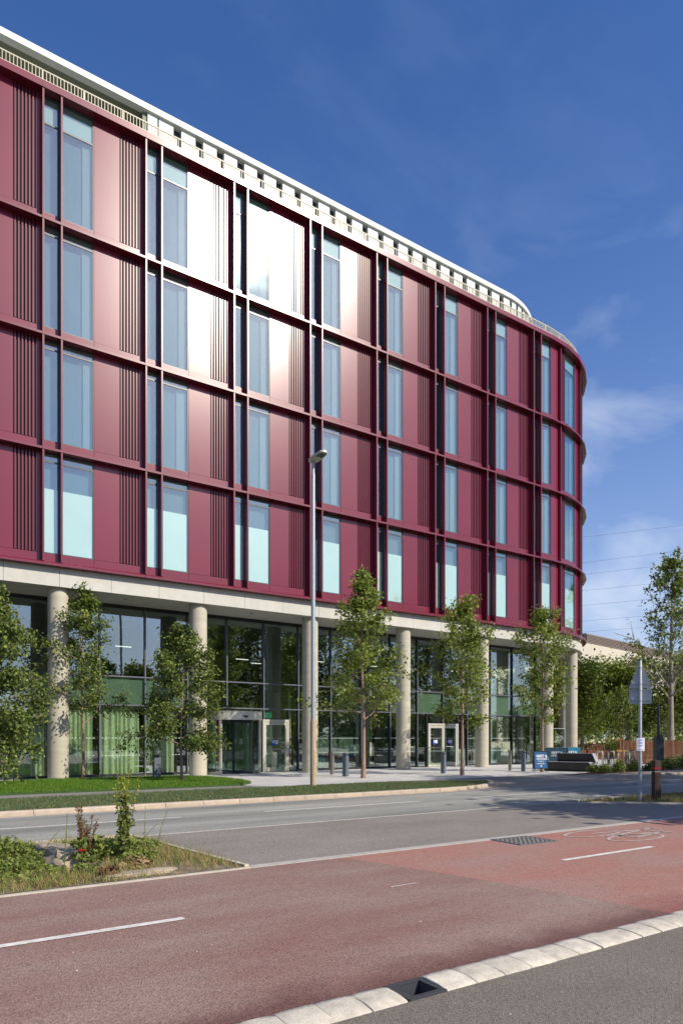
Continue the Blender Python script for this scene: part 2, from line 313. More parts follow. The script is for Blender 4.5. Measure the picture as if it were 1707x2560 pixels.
def empty(name, loc=(0, 0, 0), rotz=0):
    o = bpy.data.objects.new(name, None); col.objects.link(o); o.location = loc; o.rotation_euler = (0, 0, rotz); o.empty_display_size = .3; return o
_cache = {}
def cbox(name, x0, x1, y0, y1, z0, z1, m, parent, kind=None):
    """a box at a place, sharing its mesh with boxes alike"""
    key = (name, round(x1-x0, 3), round(y1-y0, 3), round(z1-z0, 3), m.name)
    if key not in _cache:
        me = bpy.data.meshes.new(name); b = MB().box(0, x1-x0, 0, y1-y0, 0, z1-z0); me.from_pydata(b.v, [], b.f); me.materials.append(m); _cache[key] = me
    o = bpy.data.objects.new(name, _cache[key]); col.objects.link(o); o.parent = parent; o.location = (x0, y0, z0); return o
def kids(o): return [c for c in bpy.data.objects if c.parent == o]
def copy_thing(o, loc, rotz=None, label=None):
    r = o.copy(); col.objects.link(r); r.location = loc
    if rotz is not None: r.rotation_euler.z = rotz
    if label: r['label'] = label
    for ch in kids(o):
        if ch.name == r.name: continue
        c = ch.copy(); col.objects.link(c); c.parent = r
        for g in kids(ch):
            if g.parent == ch:
                d = g.copy(); col.objects.link(d); d.parent = c
    return r

# ------------------------------------------------------------------ facade mapping: straight, then a half round end
S0, RR = 27.0, 9.1
def Pm(s, d, nseg=19):
    tot = math.pi*RR
    if s <= S0: return (s, d)
    if s >= S0+tot: return (S0-(s-S0-tot), 2*RR-d)
    st = tot/nseg; j = int((s-S0)/st); u = (s-S0)/st-j
    def nd(j):
        p = math.pi*j/nseg; return (S0+(RR-d)*math.sin(p), RR-(RR-d)*math.cos(p))
    a, b = nd(j), nd(j+1)
    return (a[0]+(b[0]-a[0])*u, a[1]+(b[1]-a[1])*u)
def nodes(s0, s1, nseg=19):
    st = math.pi*RR/nseg; r = [s0]
    for j in range(nseg+1):
        q = S0+j*st
        if s0+1e-4 < q < s1-1e-4: r.append(q)
    return r+[s1]
def sweep(mb, s0, s1, prof, nseg=19, mi=0):
    """prof: closed (d,z) polygon swept along the facade from s0 to s1"""
    ns = nodes(s0, s1, nseg); n = len(prof); vs = []
    for q in ns:
        for d, z in prof:
            x, y = Pm(q, d, nseg); vs.append((x, y, z))
    fs = [tuple(range(n-1, -1, -1)), tuple((len(ns)-1)*n+k for k in range(n))]
    for i in range(len(ns)-1):
        for k in range(n):
            k2 = (k+1) % n; fs.append((i*n+k, i*n+k2, (i+1)*n+k2, (i+1)*n+k))
    mb.add(vs, fs, mi); return mb
def sbox(mb, s0, s1, d0, d1, z0, z1, nseg=19, mi=0): return sweep(mb, s0, s1, [(d0, z0), (d1, z0), (d1, z1), (d0, z1)], nseg, mi)
def fbox(name, s0, s1, d0, d1, z0, z1, m, parent, nseg=19):
    """facade piece: shares meshes on the straight run"""
    if s1 <= S0: return cbox(name, s0, s1, d0, d1, z0, z1, m, parent)
    return build(name, sbox(MB(), s0, s1, d0, d1, z0, z1, nseg), m, parent)
# ================================================================== SETTING: ground
def sheet(name, poly, z, m, kind='structure', parent=None):
    mb = MB(); mb.add([(p[0], p[1], z) for p in poly], [tuple(range(len(poly)))])
    o = build(name, mb, m, parent)
    if kind: o['kind'] = kind
    return o
g_ = MB()
for p in ([(-600, -22.15), (900, -22.15), (900, 900), (-600, 900)], [(-600, -500), (900, -500), (900, -22.48), (-600, -22.48)]):
    g_.add([(a, b, -.03) for a, b in p], [(0, 1, 2, 3)])
build('ground', g_, M['far_ground'])['kind'] = 'structure'
sheet('footway', [(-60, -60), (80, -60), (80, -22.45), (-60, -22.45)], .0, M['asph_near'])
# cycle track: older worn surface on the left, fresh red on the right, darker margin along both sides
sheet('cycle_track', [(-60, -22.19), (1.12, -22.19), (.95, -21.2), (.70, -19.8), (.30, -18.25), (-60, -18.25)], .0, M['red_old'])
sheet('cycle_track_fresh', [(1.12, -22.19), (80, -22.19), (80, -18.25), (.30, -18.25), (.70, -19.8), (.95, -21.2)], .0, M['red_new'])
sheet('layby', [(-.92, -18.08), (80, -18.08), (80, -14.92), (-1.30, -14.92)], .0, M['layby'])
sheet('road', [(-60, -14.86), (80, -14.86), (80, -10.98), (-60, -10.98)], .0, M['road'])
sheet('path', [(-60, -7.38), (9, -7.38), (12.6, -8.3), (13.5, -6.35), (5.2, -6.45), (5.2, -5.0), (-60, -5.0)], .0, M['path'])
sheet('plaza', [(5.2, -6.45), (17, -6.25), (26, -7.1), (60, -7.1), (60, 30), (34, 30), (34, 2.5), (-60, 2.5), (-60, -5.0), (5.2, -5.0)], .0, M['paving'])
sheet('side_road', [(12.6, -8.3), (13.5, -6.35), (17, -6.25), (21, -6.75), (22, -7.9)], .0, M['path'])
sheet('side_road_mouth', [(9, -10.98), (80, -10.98), (80, -7.1), (26, -7.1), (21, -6.75), (22, -7.9), (12.6, -8.3), (12.9, -8.8), (12, -9.9), (10.5, -10.6)], .0, M['tan_asph'])
# road edging lines
def strip(name, pts, wd, z0, z1, m, parent=None, kind='structure'):
    mb = MB()
    for (a, b) in zip(pts[:-1], pts[1:]):
        d = Vector((b[0]-a[0], b[1]-a[1])); d.normalize(); n = Vector((-d.y, d.x))*wd/2
        mb.prism([(a[0]-n.x, a[1]-n.y), (b[0]-n.x, b[1]-n.y), (b[0]+n.x, b[1]+n.y), (a[0]+n.x, a[1]+n.y)], z0, z1)
    o = build(name, mb, m, parent)
    if kind: o['kind'] = kind
    return o
strip('track_edging', [(-1.0, -18.165), (80, -18.165)], .15, -.05, .006, M['edging'])
strip('track_edging_narrow', [(-60, -18.21), (-1.0, -18.21)], .06, -.05, .012, M['edging_side'])
strip('bed_edging', [(-1.02, -18.17), (-1.38, -14.95)], .06, -.05, .035, M['edging_side'])
strip('road_edging', [(-1.3, -14.89), (80, -14.89)], .05, -.05, .005, M['edging'])
strip('road_kerb_near', [(-60, -14.92), (-2.6, -14.92), (-2.2, -14.90), (-1.4, -14.90)], .13, -.05, .05, M['edging_side'])
strip('bed_edging_right', [(8.5, -15.0), (9.5, -15.45), (11, -16.7), (12.6, -18.1)], .06, -.05, .03, M['edging_side'])
strip('road_kerb_right', [(8.5, -14.98), (80, -14.98)], .12, -.05, .05, M['edging'])
strip('far_road_kerb', [(23.0, -9.2), (80, -9.2)], .25, -.05, .07, M['kerb_tan'])
# painted lines
pm = MB()
def dash(y, xs, wd=.1, z=.005):
    for a, b in xs: pm.add([(a, y-wd/2, z), (b, y-wd/2, z), (b, y+wd/2, z), (a, y+wd/2, z)], [(0, 1, 2, 3)])
dash(-12.78, [(-9.9+6.05*i-4.15+3.95, -9.9+6.05*i+3.95+.1) for i in range(-2, 10)], .09)
build('centre_line', pm, M['paint'])['kind'] = 'structure'
pm = MB(); dash(-19.96, [(-9.9, -8.1), (-6.9, -5.1), (-4.35, -2.48), (2.47, 4.41), (7.4, 9.3), (12.4, 14.3)], .085)
pm.add([(-.27, -19.985, .005), (.08, -19.985, .005), (.08, -19.965, .005), (-.27, -19.965, .005)], [(0, 1, 2, 3)])
build('cycle_lane_line', pm, M['paint'])['kind'] = 'structure'
# bicycle symbol
bs = MB()
def pline(pts, wd, z=.0055):
    for (a, b) in zip(pts[:-1], pts[1:]):
        d = Vector((b[0]-a[0], b[1]-a[1]));
        if d.length < 1e-6: continue
        d.normalize(); n = Vector((-d.y, d.x))*wd/2; e = d*wd*.2
        bs.add([(a[0]-n.x-e.x, a[1]-n.y-e.y, z), (b[0]-n.x+e.x, b[1]-n.y+e.y, z), (b[0]+n.x+e.x, b[1]+n.y+e.y, z), (a[0]+n.x-e.x, a[1]+n.y-e.y, z)], [(0, 1, 2, 3)])
def ring(cx, cy, rx, ry, wd, n=28):
    for k in range(n):
        t0, t1 = 2*math.pi*k/n, 2*math.pi*(k+1)/n
        q = lambda t, o: (cx+(rx+o)*math.cos(t), cy+(ry+o)*math.sin(t), .0055)
        bs.add([q(t0, -wd/2), q(t0, wd/2), q(t1, wd/2), q(t1, -wd/2)], [(0, 1, 2, 3)])
ring(4.85, -18.66, .60, .25, .045); ring(5.05, -19.30, .60, .25, .045)
H1, H2 = (4.85, -18.66), (5.05, -19.30)
bbk = (5.0, -19.0); seat = (5.95, -19.18); head = (5.95, -18.84)
pline([H2, seat], .05); pline([seat, bbk], .05); pline([bbk, head], .05); pline([seat, head], .05); pline([H1, head, (6.25, -18.80)], .05); pline([H2, bbk], .05)
pline([(6.22, -18.70), (6.28, -18.92)], .06); pline([(6.05, -19.30), (6.05, -19.08)], .07); pline([(4.82, -18.93), (5.12, -19.07)], .05)
build('cycle_symbol', bs, M['paint_worn_shaded'])['kind'] = 'structure'

# near kerb of short pale blocks, drain gully let in between
kerb = empty('near_kerb'); kerb['kind'] = 'structure'
rk = random.Random(3)
kb = []
for v in range(4):
    mb = MB(); nx = 5
    w_ = .248
    prof = [(-22.452, -.16), (-22.452, -.004), (-22.435, .008), (-22.36, .022), (-22.25, .026), (-22.205, .020), (-22.192, .002), (-22.192, -.16)]
    prof = [(y+22.32, z+(rk.uniform(-.003, .003) if z > 0 else 0)) for y, z in prof]
    vs = []; n = len(prof)
    for i in range(nx+1):
        x = w_*i/nx; e = (.010 if i in (0, nx) else 0)
        for y, z in prof: vs.append((x+rk.uniform(-.002, .002), y+(rk.uniform(-.004, .004) if y < -.1 else 0), z-(e*.35 if z > 0.01 else 0)+(rk.uniform(-.0015, .0015))))
    fs = [tuple(range(n)), tuple(nx*n+k for k in range(n-1, -1, -1))]
    for i in range(nx):
        for k in range(n): fs.append((i*n+k, (i+1)*n+k, (i+1)*n+(k+1) % n, i*n+(k+1) % n))
    mb.add(vs, fs); o = build('kerb_stone', mb, M['kerb_pale'], kerb, (0, -22.32, 0)); smooth_by(o, 50); kb.append(o)
cnt = 0
for i in range(-30, 90):
    x = -1.765+.2535*i
    if i < 0: x = -2.065-.2535*(-i)
    base = kb[rk.randrange(4)]
    if cnt < 4: o = kb[cnt]
    else: o = base.copy(); col.objects.link(o); o.parent = kerb
    o.location = (x, -22.32, rk.uniform(-.004, .004)); o.rotation_euler = (rk.uniform(-.02, .02), rk.uniform(-.01, .01), rk.uniform(-.012, .012)); cnt += 1
gl = tag(empty('drain_gully', (-1.915, -22.32, 0)), 'open black plastic road gully set into the pale kerb line', 'drain')
mb = MB(); ox, oy, ix, iy = .145, .132, .108, .092
for (a, b, c, d) in ((-ox, ox, -oy, -iy), (-ox, ox, iy, oy), (-ox, -ix, -iy, iy), (ix, ox, -iy, iy)): mb.box(a, b, c, d, -.03, .014)
build('frame', mb, M['plastic'], gl, bevel=.004)
mb = MB(); mb.add([(-ix, -iy, -.0), (ix, -iy, -.0), (ix, iy, -.0), (-ix, iy, -.0), (-.07, -.055, -.19), (.07, -.055, -.19), (.07, .055, -.19), (-.07, .055, -.19), (-.07, -.055, -.26), (.07, -.055, -.26), (.07, .055, -.26), (-.07, .055, -.26)],
    [(0, 1, 5, 4), (1, 2, 6, 5), (2, 3, 7, 6), (3, 0, 4, 7), (4, 5, 9, 8), (5, 6, 10, 9), (6, 7, 11, 10), (7, 4, 8, 11), (8, 9, 10, 11)]); smooth_by(build('pot', mb, M['plastic'], gl), 60)
mb = MB().box(-.035, -.025, .0, .075, -.15, -.03); build('rib', mb, M['plastic'], gl)
mb = MB().lathe([(.0, .0), (.03, .0), (.035, .012), (.0, .02)], 7); build('stone_chip', mb, M['kerb_pale'], gl, (-.05, -.055, -.09))
# manhole cover with raised pads in the cycle track
mh = tag(empty('manhole_cover', (3.36, -18.55, .002), R_(-3)), 'square cast iron cover with raised pads set in the red cycle track', 'manhole cover')
mb = MB(); mb.box(-.36, .36, -.29, .29, -.04, .004); build('plate', mb, M['black'], mh)
mb = MB(); mb.box(-.385, .385, -.315, -.292, -.04, .007); mb.box(-.385, .385, .292, .315, -.04, .007); mb.box(-.385, -.362, -.29, .29, -.04, .007); mb.box(.362, .385, -.29, .29, -.04, .007); build('rim', mb, M['bollard'], mh)
padm = mat('worn_cast_iron', (.27, .26, .24), rough=.55, metal=.3)
for i in range(8):
    for j in range(6):
        cbox('pad', -.345+.0875*i, -.345+.0875*i+.052, -.275+.0935*j, -.275+.0935*j+.052, .0045, .011, padm, mh)

# far kerb of long tan stones following the verge
fk = empty('far_kerb'); fk['kind'] = 'structure'
pth = [(-30, -10.72)]
x = -30
while x < 8.6: x += .9; pth.append((x, -10.72))
pth += [(9.9, -10.60), (10.7, -10.38), (11.4, -10.05), (12.05, -9.60), (12.55, -9.08), (12.82, -8.55)]
for a, b in zip(pth[:-1], pth[1:]):
    d = Vector((b[0]-a[0], b[1]-a[1])); l = d.length-.012; ang = math.atan2(d.y, d.x)
    key = ('fk', round(l, 2))
    if key not in _cache:
        mb = MB(); hh = [(-.075, -.1), (-.075, .07), (-.05, .098), (.07, .102), (.07, -.1)]; n = 5
        vs = [(0, y, z) for y, z in hh]+[(l, y, z) for y, z in hh]
        mb.add(vs, [tuple(range(n)), tuple(range(2*n-1, n-1, -1))]+[(k, n+k, n+(k+1) % n, (k+1) % n) for k in range(n)])
        o = build('kerb_stone', mb, M['kerb_tan'], fk); _cache[key] = o.data
    else:
        o = bpy.data.objects.new('kerb_stone', _cache[key]); col.objects.link(o); o.parent = fk
    o.location = (a[0], a[1], rk.uniform(-.003, .003)); o.rotation_euler = (0, 0, ang)
    # flush channel block in front
    key = ('fc', round(l, 2))
    if key not in _cache:
        o = build('channel_stone', MB().box(0, l, -.21, -.082, -.1, .006), M['kerb_tan'], fk); _cache[key] = o.data
    else:
        o = bpy.data.objects.new('channel_stone', _cache[key]); col.objects.link(o); o.parent = fk
    o.location = (a[0], a[1], 0); o.rotation_euler = (0, 0, ang)
strip('path_edging', [(9.5, -7.45), (11.5, -8.0), (13.0, -8.75)], .05, -.05, .012, M['edging_side'])

# ---- grass areas
verge_poly = [(-30, -10.65), (9, -10.65), (10.6, -10.3), (11.9, -9.6), (12.7, -8.7), (9.4, -7.5), (6, -7.38), (-30, -7.38)]
mb = MB(); mb.prism(verge_poly, -.04, .07); build('verge', mb, M['verge'])['kind'] = 'structure'
lawn_poly = [(-30, -5.0), (5.0, -5.35), (5.75, -4.6), (6.0, -3.0), (5.8, -1.2), (5.1, -.1), (3.8, .35), (-30, .35)]
mb = MB(); mb.prism(lawn_poly, -.04, .06); build('lawn', mb, M['lawn'])['kind'] = 'structure'
bedL = [(-30, -18.16), (-1.06, -18.16), (-1.40, -15.0), (-30, -15.0)]
bedR = [(8.75, -15.05), (9.6, -15.5), (11.05, -16.72), (12.6, -18.05), (70, -18.05), (70, -15.05)]
for p in (bedL, bedR): sheet('planting_bed', p, .012, M['earth'])
sheet('roadside_grass', [(24, -9.05), (80, -9.05), (80, -7.9), (27, -7.9)], .03, M['verge'])
def inside(poly, x, y):
    c = np.zeros(len(x), bool); n = len(poly); j = n-1
    for i in range(n):
        xi, yi = poly[i]; xj, yj = poly[j]
        with np.errstate(divide='ignore', invalid='ignore'):
            t = ((yi > y) != (yj > y)) & (x < (xj-xi)*(y-yi)/(yj-yi+1e-12)+xi)
        c ^= t; j = i
    return c
def np_mesh(name, V, F, mats, mi=None, parent=None):
    """V (n,3), F (m,k) fixed k"""
    me = bpy.data.meshes.new(name); k = F.shape[1]
    me.vertices.add(len(V)); me.vertices.foreach_set('co', V.astype(np.float32).ravel())
    me.loops.add(F.size); me.loops.foreach_set('vertex_index', F.astype(np.int32).ravel())
    me.polygons.add(len(F)); me.polygons.foreach_set('loop_start', np.arange(0, F.size, k, dtype=np.int32)); me.polygons.foreach_set('loop_total', np.full(len(F), k, dtype=np.int32))
    if not isinstance(mats, (list, tuple)): mats = [mats]
    for m in mats: me.materials.append(m)
    if mi is not None: me.polygons.foreach_set('material_index', mi.astype(np.int32))
    me.update(); me.validate()
    o = bpy.data.objects.new(name, me); col.objects.link(o)
    if parent: o.parent = parent
    return o
def grass(name, poly, dens, h0, h1, wd, z, m, seed, xr=(-6, 14), lean=.5, mats=None, mix=0, mask=None):
    r = np.random.default_rng(seed); xs = [p[0] for p in poly]; ys = [p[1] for p in poly]
    x0, x1 = max(min(xs), xr[0]), min(max(xs), xr[1]); y0, y1 = min(ys), max(ys)
    n = int((x1-x0)*(y1-y0)*dens); x = r.uniform(x0, x1, n); y = r.uniform(y0, y1, n); k = inside(poly, x, y)
    cl = .5+.5*np.sin(x*2.1+np.sin(y*1.7)*2)*np.sin(y*2.6+np.cos(x*1.3)*2)
    if mask is not None: k &= mask(x, y, cl, r)
    x, y, cl = x[k], y[k], cl[k]; n = len(x)
    h = r.uniform(h0, h1, n)*(.7+.5*cl); a = r.uniform(0, 2*np.pi, n); l = r.uniform(0, lean, n)*h; b = r.uniform(0, 2*np.pi, n)
    V = np.empty((n, 3, 3)); V[:, 0] = np.stack([x-np.cos(a)*wd/2, y-np.sin(a)*wd/2, np.full(n, z)], 1); V[:, 1] = np.stack([x+np.cos(a)*wd/2, y+np.sin(a)*wd/2, np.full(n, z)], 1)
    V[:, 2] = np.stack([x+np.cos(b)*l, y+np.sin(b)*l, z+h], 1)
    mi = None
    if mats: mi = (r.random(n) < mix).astype(int)
    o = np_mesh(name, V.reshape(-1, 3), np.arange(3*n).reshape(-1, 3), mats or m, mi); return o
tag(grass('verge_grass', verge_poly, 1500, .03, .075, .014, .068, None, 1, lean=.8, mats=[M['g_verge'], M['lf_straw']], mix=.07), 'dull green grass on the strip between the road and the path', 'grass', kind='stuff')
tag(grass('lawn_grass', lawn_poly, 1300, .04, .095, .016, .058, None, 2, lean=.7, mats=[M['g_lawn'], M['lf_straw']], mix=.02), 'bright green lawn grass around the two trees before the curtained glazing', 'grass', kind='stuff')
tag(grass('roadside_blades', [(24, -9.05), (60, -9.05), (60, -7.9), (27, -7.9)], 260, .05, .10, .03, .03, None, 4, xr=(24, 50), mats=[M['g_verge'], M['lf_straw']], mix=.15), 'grass strip on the far side of the road at the right edge', 'grass', kind='stuff')
def rock_free(x, y, cl, r):
    k = ~(((x+2.72)/.38)**2+((y+16.85)/.75)**2 < 1) & ~(((x+2.25)/.5)**2+((y+17.95)/.16)**2 < 1)
    return k & (r.random(len(x)) < np.clip(.25+.9*cl-.35*(x > -1.9), .12, 1))
tag(grass('bed_grass', bedL, 2600, .03, .15, .008, .012, None, 5, xr=(-5.2, -1), lean=1.1, mats=[M['lf_straw'], M['lf_bright']], mix=.5, mask=rock_free), 'dry straw and green grass in the triangular bed beside the cycle track', 'grass', kind='stuff')
tag(grass('bed_grass_right', bedR, 700, .03, .16, .012, .012, None, 6, xr=(8, 18), lean=.9, mats=[M['lf_straw'], M['g_verge']], mix=.6), 'rough grass round the sign post and timber post', 'grass', kind='stuff')
# ---- low leafy ground cover at the far left of the bed
def leafcloud(P, size, rng, droop=0, up=.6, asp=.42):
    n = len(P); a = rng.normal(0, 1, (n, 3)); a[:, 2] = a[:, 2]*.6-droop; a /= np.linalg.norm(a, axis=1)[:, None]
    u = rng.normal(0, 1, (n, 3)); u[:, 2] += up; b = np.cross(a, u); b /= np.linalg.norm(b, axis=1)[:, None]+1e-9; nn = np.cross(a, b)
    s = (size*rng.uniform(.6, 1.25, n))[:, None]
    V = np.empty((n, 4, 3)); V[:, 0] = P; V[:, 1] = P+a*s*.5+b*s*asp+nn*s*.08; V[:, 2] = P+a*s; V[:, 3] = P+a*s*.5-b*s*asp+nn*s*.08
    return V.reshape(-1, 3), np.arange(4*n).reshape(-1, 4)
rg = np.random.default_rng(11)
P = []
for (cx, cy, rx, ry, h, n) in ((-3.5, -16.4, .60, .95, .34, 4300), (-4.3, -17.0, .8, .9, .32, 2300), (-3.35, -17.4, .5, .5, .18, 900), (-2.3, -15.7, .5, .4, .10, 600), (-4.9, -16.2, .8, 1.1, .36, 2000)):
    t = rg.uniform(0, 2*np.pi, n); q = np.sqrt(rg.random(n)); x = cx+rx*q*np.cos(t); y = cy+ry*q*np.sin(t); hh = h*np.sqrt(np.clip(1-q**2, 0, 1))*(.75+.35*np.sin(x*9)*np.cos(y*8))
    P.append(np.stack([x, y, .02+hh*rg.uniform(.35, 1, n)**.6], 1))
V, F = leafcloud(np.concatenate(P), .040, rg, up=2.0, asp=.5)
tag(np_mesh('ground_cover', V, F, [M['lf_bright'], M['lf_weed']], (rg.random(len(F)) < .3).astype(int)), 'mounded leafy green ground cover at the left of the bed', 'ground cover', kind='stuff')

# grit and small stones lying on the tracks
rg = np.random.default_rng(77); n = 170; gx = rg.uniform(-4.5, 9, n); gy = np.where(rg.random(n) < .55, rg.uniform(-24.5, -22.5, n), rg.uniform(-22.1, -15.2, n)); gs = rg.uniform(.003, .009, n)
gv = []; gf = []
for i in range(n):
    o_ = len(gv); a = rg.uniform(0, 6.28)
    for k in range(4): gv.append((gx[i]+gs[i]*math.cos(a+k*1.57)*rg.uniform(.6, 1.2), gy[i]+gs[i]*math.sin(a+k*1.57)*rg.uniform(.6, 1.2), .001))
    gv.append((gx[i], gy[i], .001+gs[i]*.8)); gf += [(o_, o_+1, o_+4), (o_+1, o_+2, o_+4), (o_+2, o_+3, o_+4), (o_+3, o_, o_+4)]
mb = MB(); mb.add(gv, gf); tag(build('loose_grit', mb, M['kerb_pale']), 'scattered small pale stones and grit on the cycle track and footway', 'grit', kind='stuff')
# ================================================================== THE BUILDING
B = tag(empty('office_building'), 'five storey office building with deep red fins and a rounded end on round concrete columns', 'building')
LV = [7.70, 11.68, 15.68, 19.72, 24.28]; MODL = 3.624; HALF = 1.812
GP = .29      # recess of panels and glass behind the fins
TOT = S0+math.pi*RR
def window(s0, s1, z0, z1, row, narrow=False):
    wd = empty('window'); wd.parent = B
    fb = .035
    if s1 <= S0:
        key = ('win', round(s1-s0, 3), round(z1-z0, 3))
        if key not in _cache:
            mb = MB(); W = s1-s0; Hh = z1-z0
            mb.box(0, fb, 0, .08, 0, Hh); mb.box(W-fb, W, 0, .08, 0, Hh); mb.box(fb, W-fb, 0, .08, 0, fb); mb.box(fb, W-fb, 0, .08, Hh-fb, Hh)
            zt = Hh-(.95 if row == 3 else .30); mb.box(fb, W-fb, .01, .07, zt-.03, zt+.03)
            o = build('frame', mb, M['frame'], wd); _cache[key] = o.data
        else:
            o = bpy.data.objects.new('frame', _cache[key]); col.objects.link(o); o.parent = wd
        o.location = (s0, GP+.01, z0)
        cbox('pane', s0+fb, s1-fb, GP+.035, GP+.043, z0+fb, z1-fb, M['glass_up'], wd)
    else:
        mb = MB()
        sbox(mb, s0, s0+fb, GP+.01, GP+.09, z0, z1); sbox(mb, s1-fb, s1, GP+.01, GP+.09, z0, z1); sbox(mb, s0+fb, s1-fb, GP+.01, GP+.09, z0, z0+fb); sbox(mb, s0+fb, s1-fb, GP+.01, GP+.09, z1-fb, z1)
        zt = z1-(.95 if row == 3 else .30); sbox(mb, s0+fb, s1-fb, GP+.02, GP+.08, zt-.03, zt+.03)
        build('frame', mb, M['frame'], wd)
        build('pane', sbox(MB(), s0+fb, s1-fb, GP+.035, GP+.043, z0+fb, z1-fb), M['glass_up'], wd)
    if row == 0: fbox('frosted_film', s0+fb, s1-fb, GP+.052, GP+.058, z0+fb, z0+2.30, M['film'], wd)
    if row == 3: fbox('spandrel', s0+fb, s1-fb, GP+.09, GP+.10, z1-.92, z1-fb, M['teal'], wd)
    if row > 0:
        rr = random.Random(int(s0*10)*7+row); 
        fbox('roller_blind', s0+.02, s1-.02, GP+.22, GP+.225, z0+.0, z1-(1.0 if row == 3 else .36), M['blind'], wd)
        if not narrow: fbox('lit_strip', s1-.34-.10*rr.random(), s1-.06, GP+.16, GP+.165, z0+.04, z1-(1.0 if row == 3 else .36), M['lit_pale'], wd)  # paler strip: light on the interior behind put into its colour
    elif row == 0:
        fbox('roller_blind', s0+.02, s1-.02, GP+.22, GP+.225, z0+2.2, z1-.36, M['blind'], wd)
def louvres(s0, n, z0, z1, pitch=.115, w_=.050):
    for i in range(n):
        a = s0+i*pitch; fbox('louvre_slat', a, a+w_, GP-.005, GP+.05, z0, z1, M['maroon'], B)
for r in range(4):
    zl, zh = LV[r]+.045, LV[r+1]-.045; zs = zl+.34
    for k in range(-2, 8):
        a = k*MODL
        cbox('fin', a-.0, a+.06, 0, GP+.10, zl, zh, M['maroon_fin'], B)
        cbox('fin', a+.61, a+.67, 0, GP+.10, zl, zh, M['maroon_fin'], B)
        window(a+.072, a+.608, zs, zh, r, True)
        window(a+.682, a+1.80, zs, zh, r)
        cbox('sill_panel', a+.072, a+.608, GP-.012, GP+.06, zl, zs-.006, M['maroon'], B)
        cbox('sill_panel', a+.682, a+1.80, GP-.012, GP+.06, zl, zs-.006, M['maroon'], B)
        if k < 7:
            cbox('cladding_panel', a+1.812, a+2.735, GP, GP+.05, zs+.006, zh, M['maroon'], B)
            cbox('sill_panel', a+1.812, a+MODL-.002, GP-.012, GP+.05, zl, zs-.006, M['maroon'], B)
            cbox('louvre_shade_back', a+2.745, a+MODL-.002, GP+.053, GP+.06, zs+.006, zh, M['dark_cavity'], B)  # near-black sheet: the shade between the slats put into its colour
            if k == -2:
                mb = MB()
                for i in range(6): mb.box(a+2.775+i*.115, a+2.827+i*.115, GP-.005, GP+.11, zs+.02, zh)
                build('louvre_slats', mb, M['maroon'], B)['kind'] = 'stuff'
            else: louvres(a+2.775, 6, zs+.02, zh)
            cbox('jamb_strip', a+3.465, a+MODL-.002, GP, GP+.10, zs+.006, zh, M['maroon'], B)
    a = 7*MODL
    cbox('cladding_panel', 27.18-.012, 27.0, GP, GP+.05, zs+.006, zh, M['maroon'], B) if False else None
    fbox('cladding_panel', a+1.812, 27.93, GP, GP+.05, zs+.006, zh, M['maroon'], B)
    fbox('sill_panel', a+1.812, 27.93, GP-.012, GP+.05, zl, zs-.006, M['maroon'], B)
    # curved end: shallow fins, louvres, glass, panel, repeating
    q = 27.95; ci = 0
    while q < TOT-2.9:
        fbox('fin', q, q+.07, GP-.16, GP+.10, zl, zh, M['maroon_fin'], B)
        if ci < 3: louvres(q+.14, 5, zs+.02, zh)
        else:
            mb = MB()
            for i in range(5): sbox(mb, q+.14+i*.115, q+.192+i*.115, GP-.005, GP+.11, zs+.02, zh)
            build('louvre_slats', mb, M['maroon'], B)['kind'] = 'stuff'
        fbox('louvre_shade_back', q+.07, q+.72, GP+.053, GP+.06, zs+.006, zh, M['dark_cavity'], B)  # same near-black backing for the shaded gaps on the curve
        window(q+.73, q+2.12, zs, zh, r)
        fbox('cladding_panel', q+2.13, q+3.05, GP, GP+.05, zs+.006, zh, M['maroon'], B)
        fbox('sill_panel', q+.075, q+3.05, GP-.012, GP+.05, zl, zs-.006, M['maroon'], B)
        q += 3.06; ci += 1
    fbox('cladding_panel', q, TOT+33, GP, GP+.05, zl, zh, M['maroon'], B)
# ledges, cornice, parapet: pieces of half a module
s = -2*MODL; i = 0
while s < TOT-.5:
    e = s+HALF-.006 if s < S0-HALF else s+1.5
    for li, z in enumerate(LV[:4]):
        if li == 0:
            key = (('ledge0', round(e-s, 3)) if e <= S0 else None)
            o = build('ledge', sweep(MB(), s, e, [(-.02, z-.09), (GP+.05, z-.09), (GP+.05, z+.04), (.03, z+.04), (-.02, z-.01)]), M['maroon_fin'], B)
        else: fbox('ledge', s, e, -.012, GP+.06, z-.04, z+.04, M['maroon_fin'], B)
    fbox('cornice_panel', s, e, -.03, GP+.06, LV[4]-.04, LV[4]+.20, M['maroon'], B)
    s = e+.006; i += 1
build('coping', sweep(MB(), -2*MODL, TOT+30, [(.02, LV[4]+.204), (.5, LV[4]+.204), (.5, LV[4]+.29), (.10, LV[4]+.29), (.02, LV[4]+.26)]), M['cream'], B)
# balustrade
rz = LV[4]+.29
mb = MB(); sbox(mb, -2*MODL, TOT, .27, .31, rz+.50, rz+.54); sbox(mb, -2*MODL, TOT, .275, .305, rz+.05, rz+.075); build('handrail', mb, M['rail'], B)
mb = MB(); q = -2*MODL
while q < TOT:
    x, y = Pm(q, .29); mb.box(x-.011, x+.011, y-.018, y+.018, rz+.07, rz+.50); q += .118
o = build('baluster', mb, M['rail'], B); o['kind'] = 'stuff'
q = -2*MODL+.3
while q < TOT:
    x, y = Pm(q, .29); cbox('rail_post', x-.022, x+.022, y-.02, y+.02, rz, rz+.52, M['rail'], B); q += 1.4
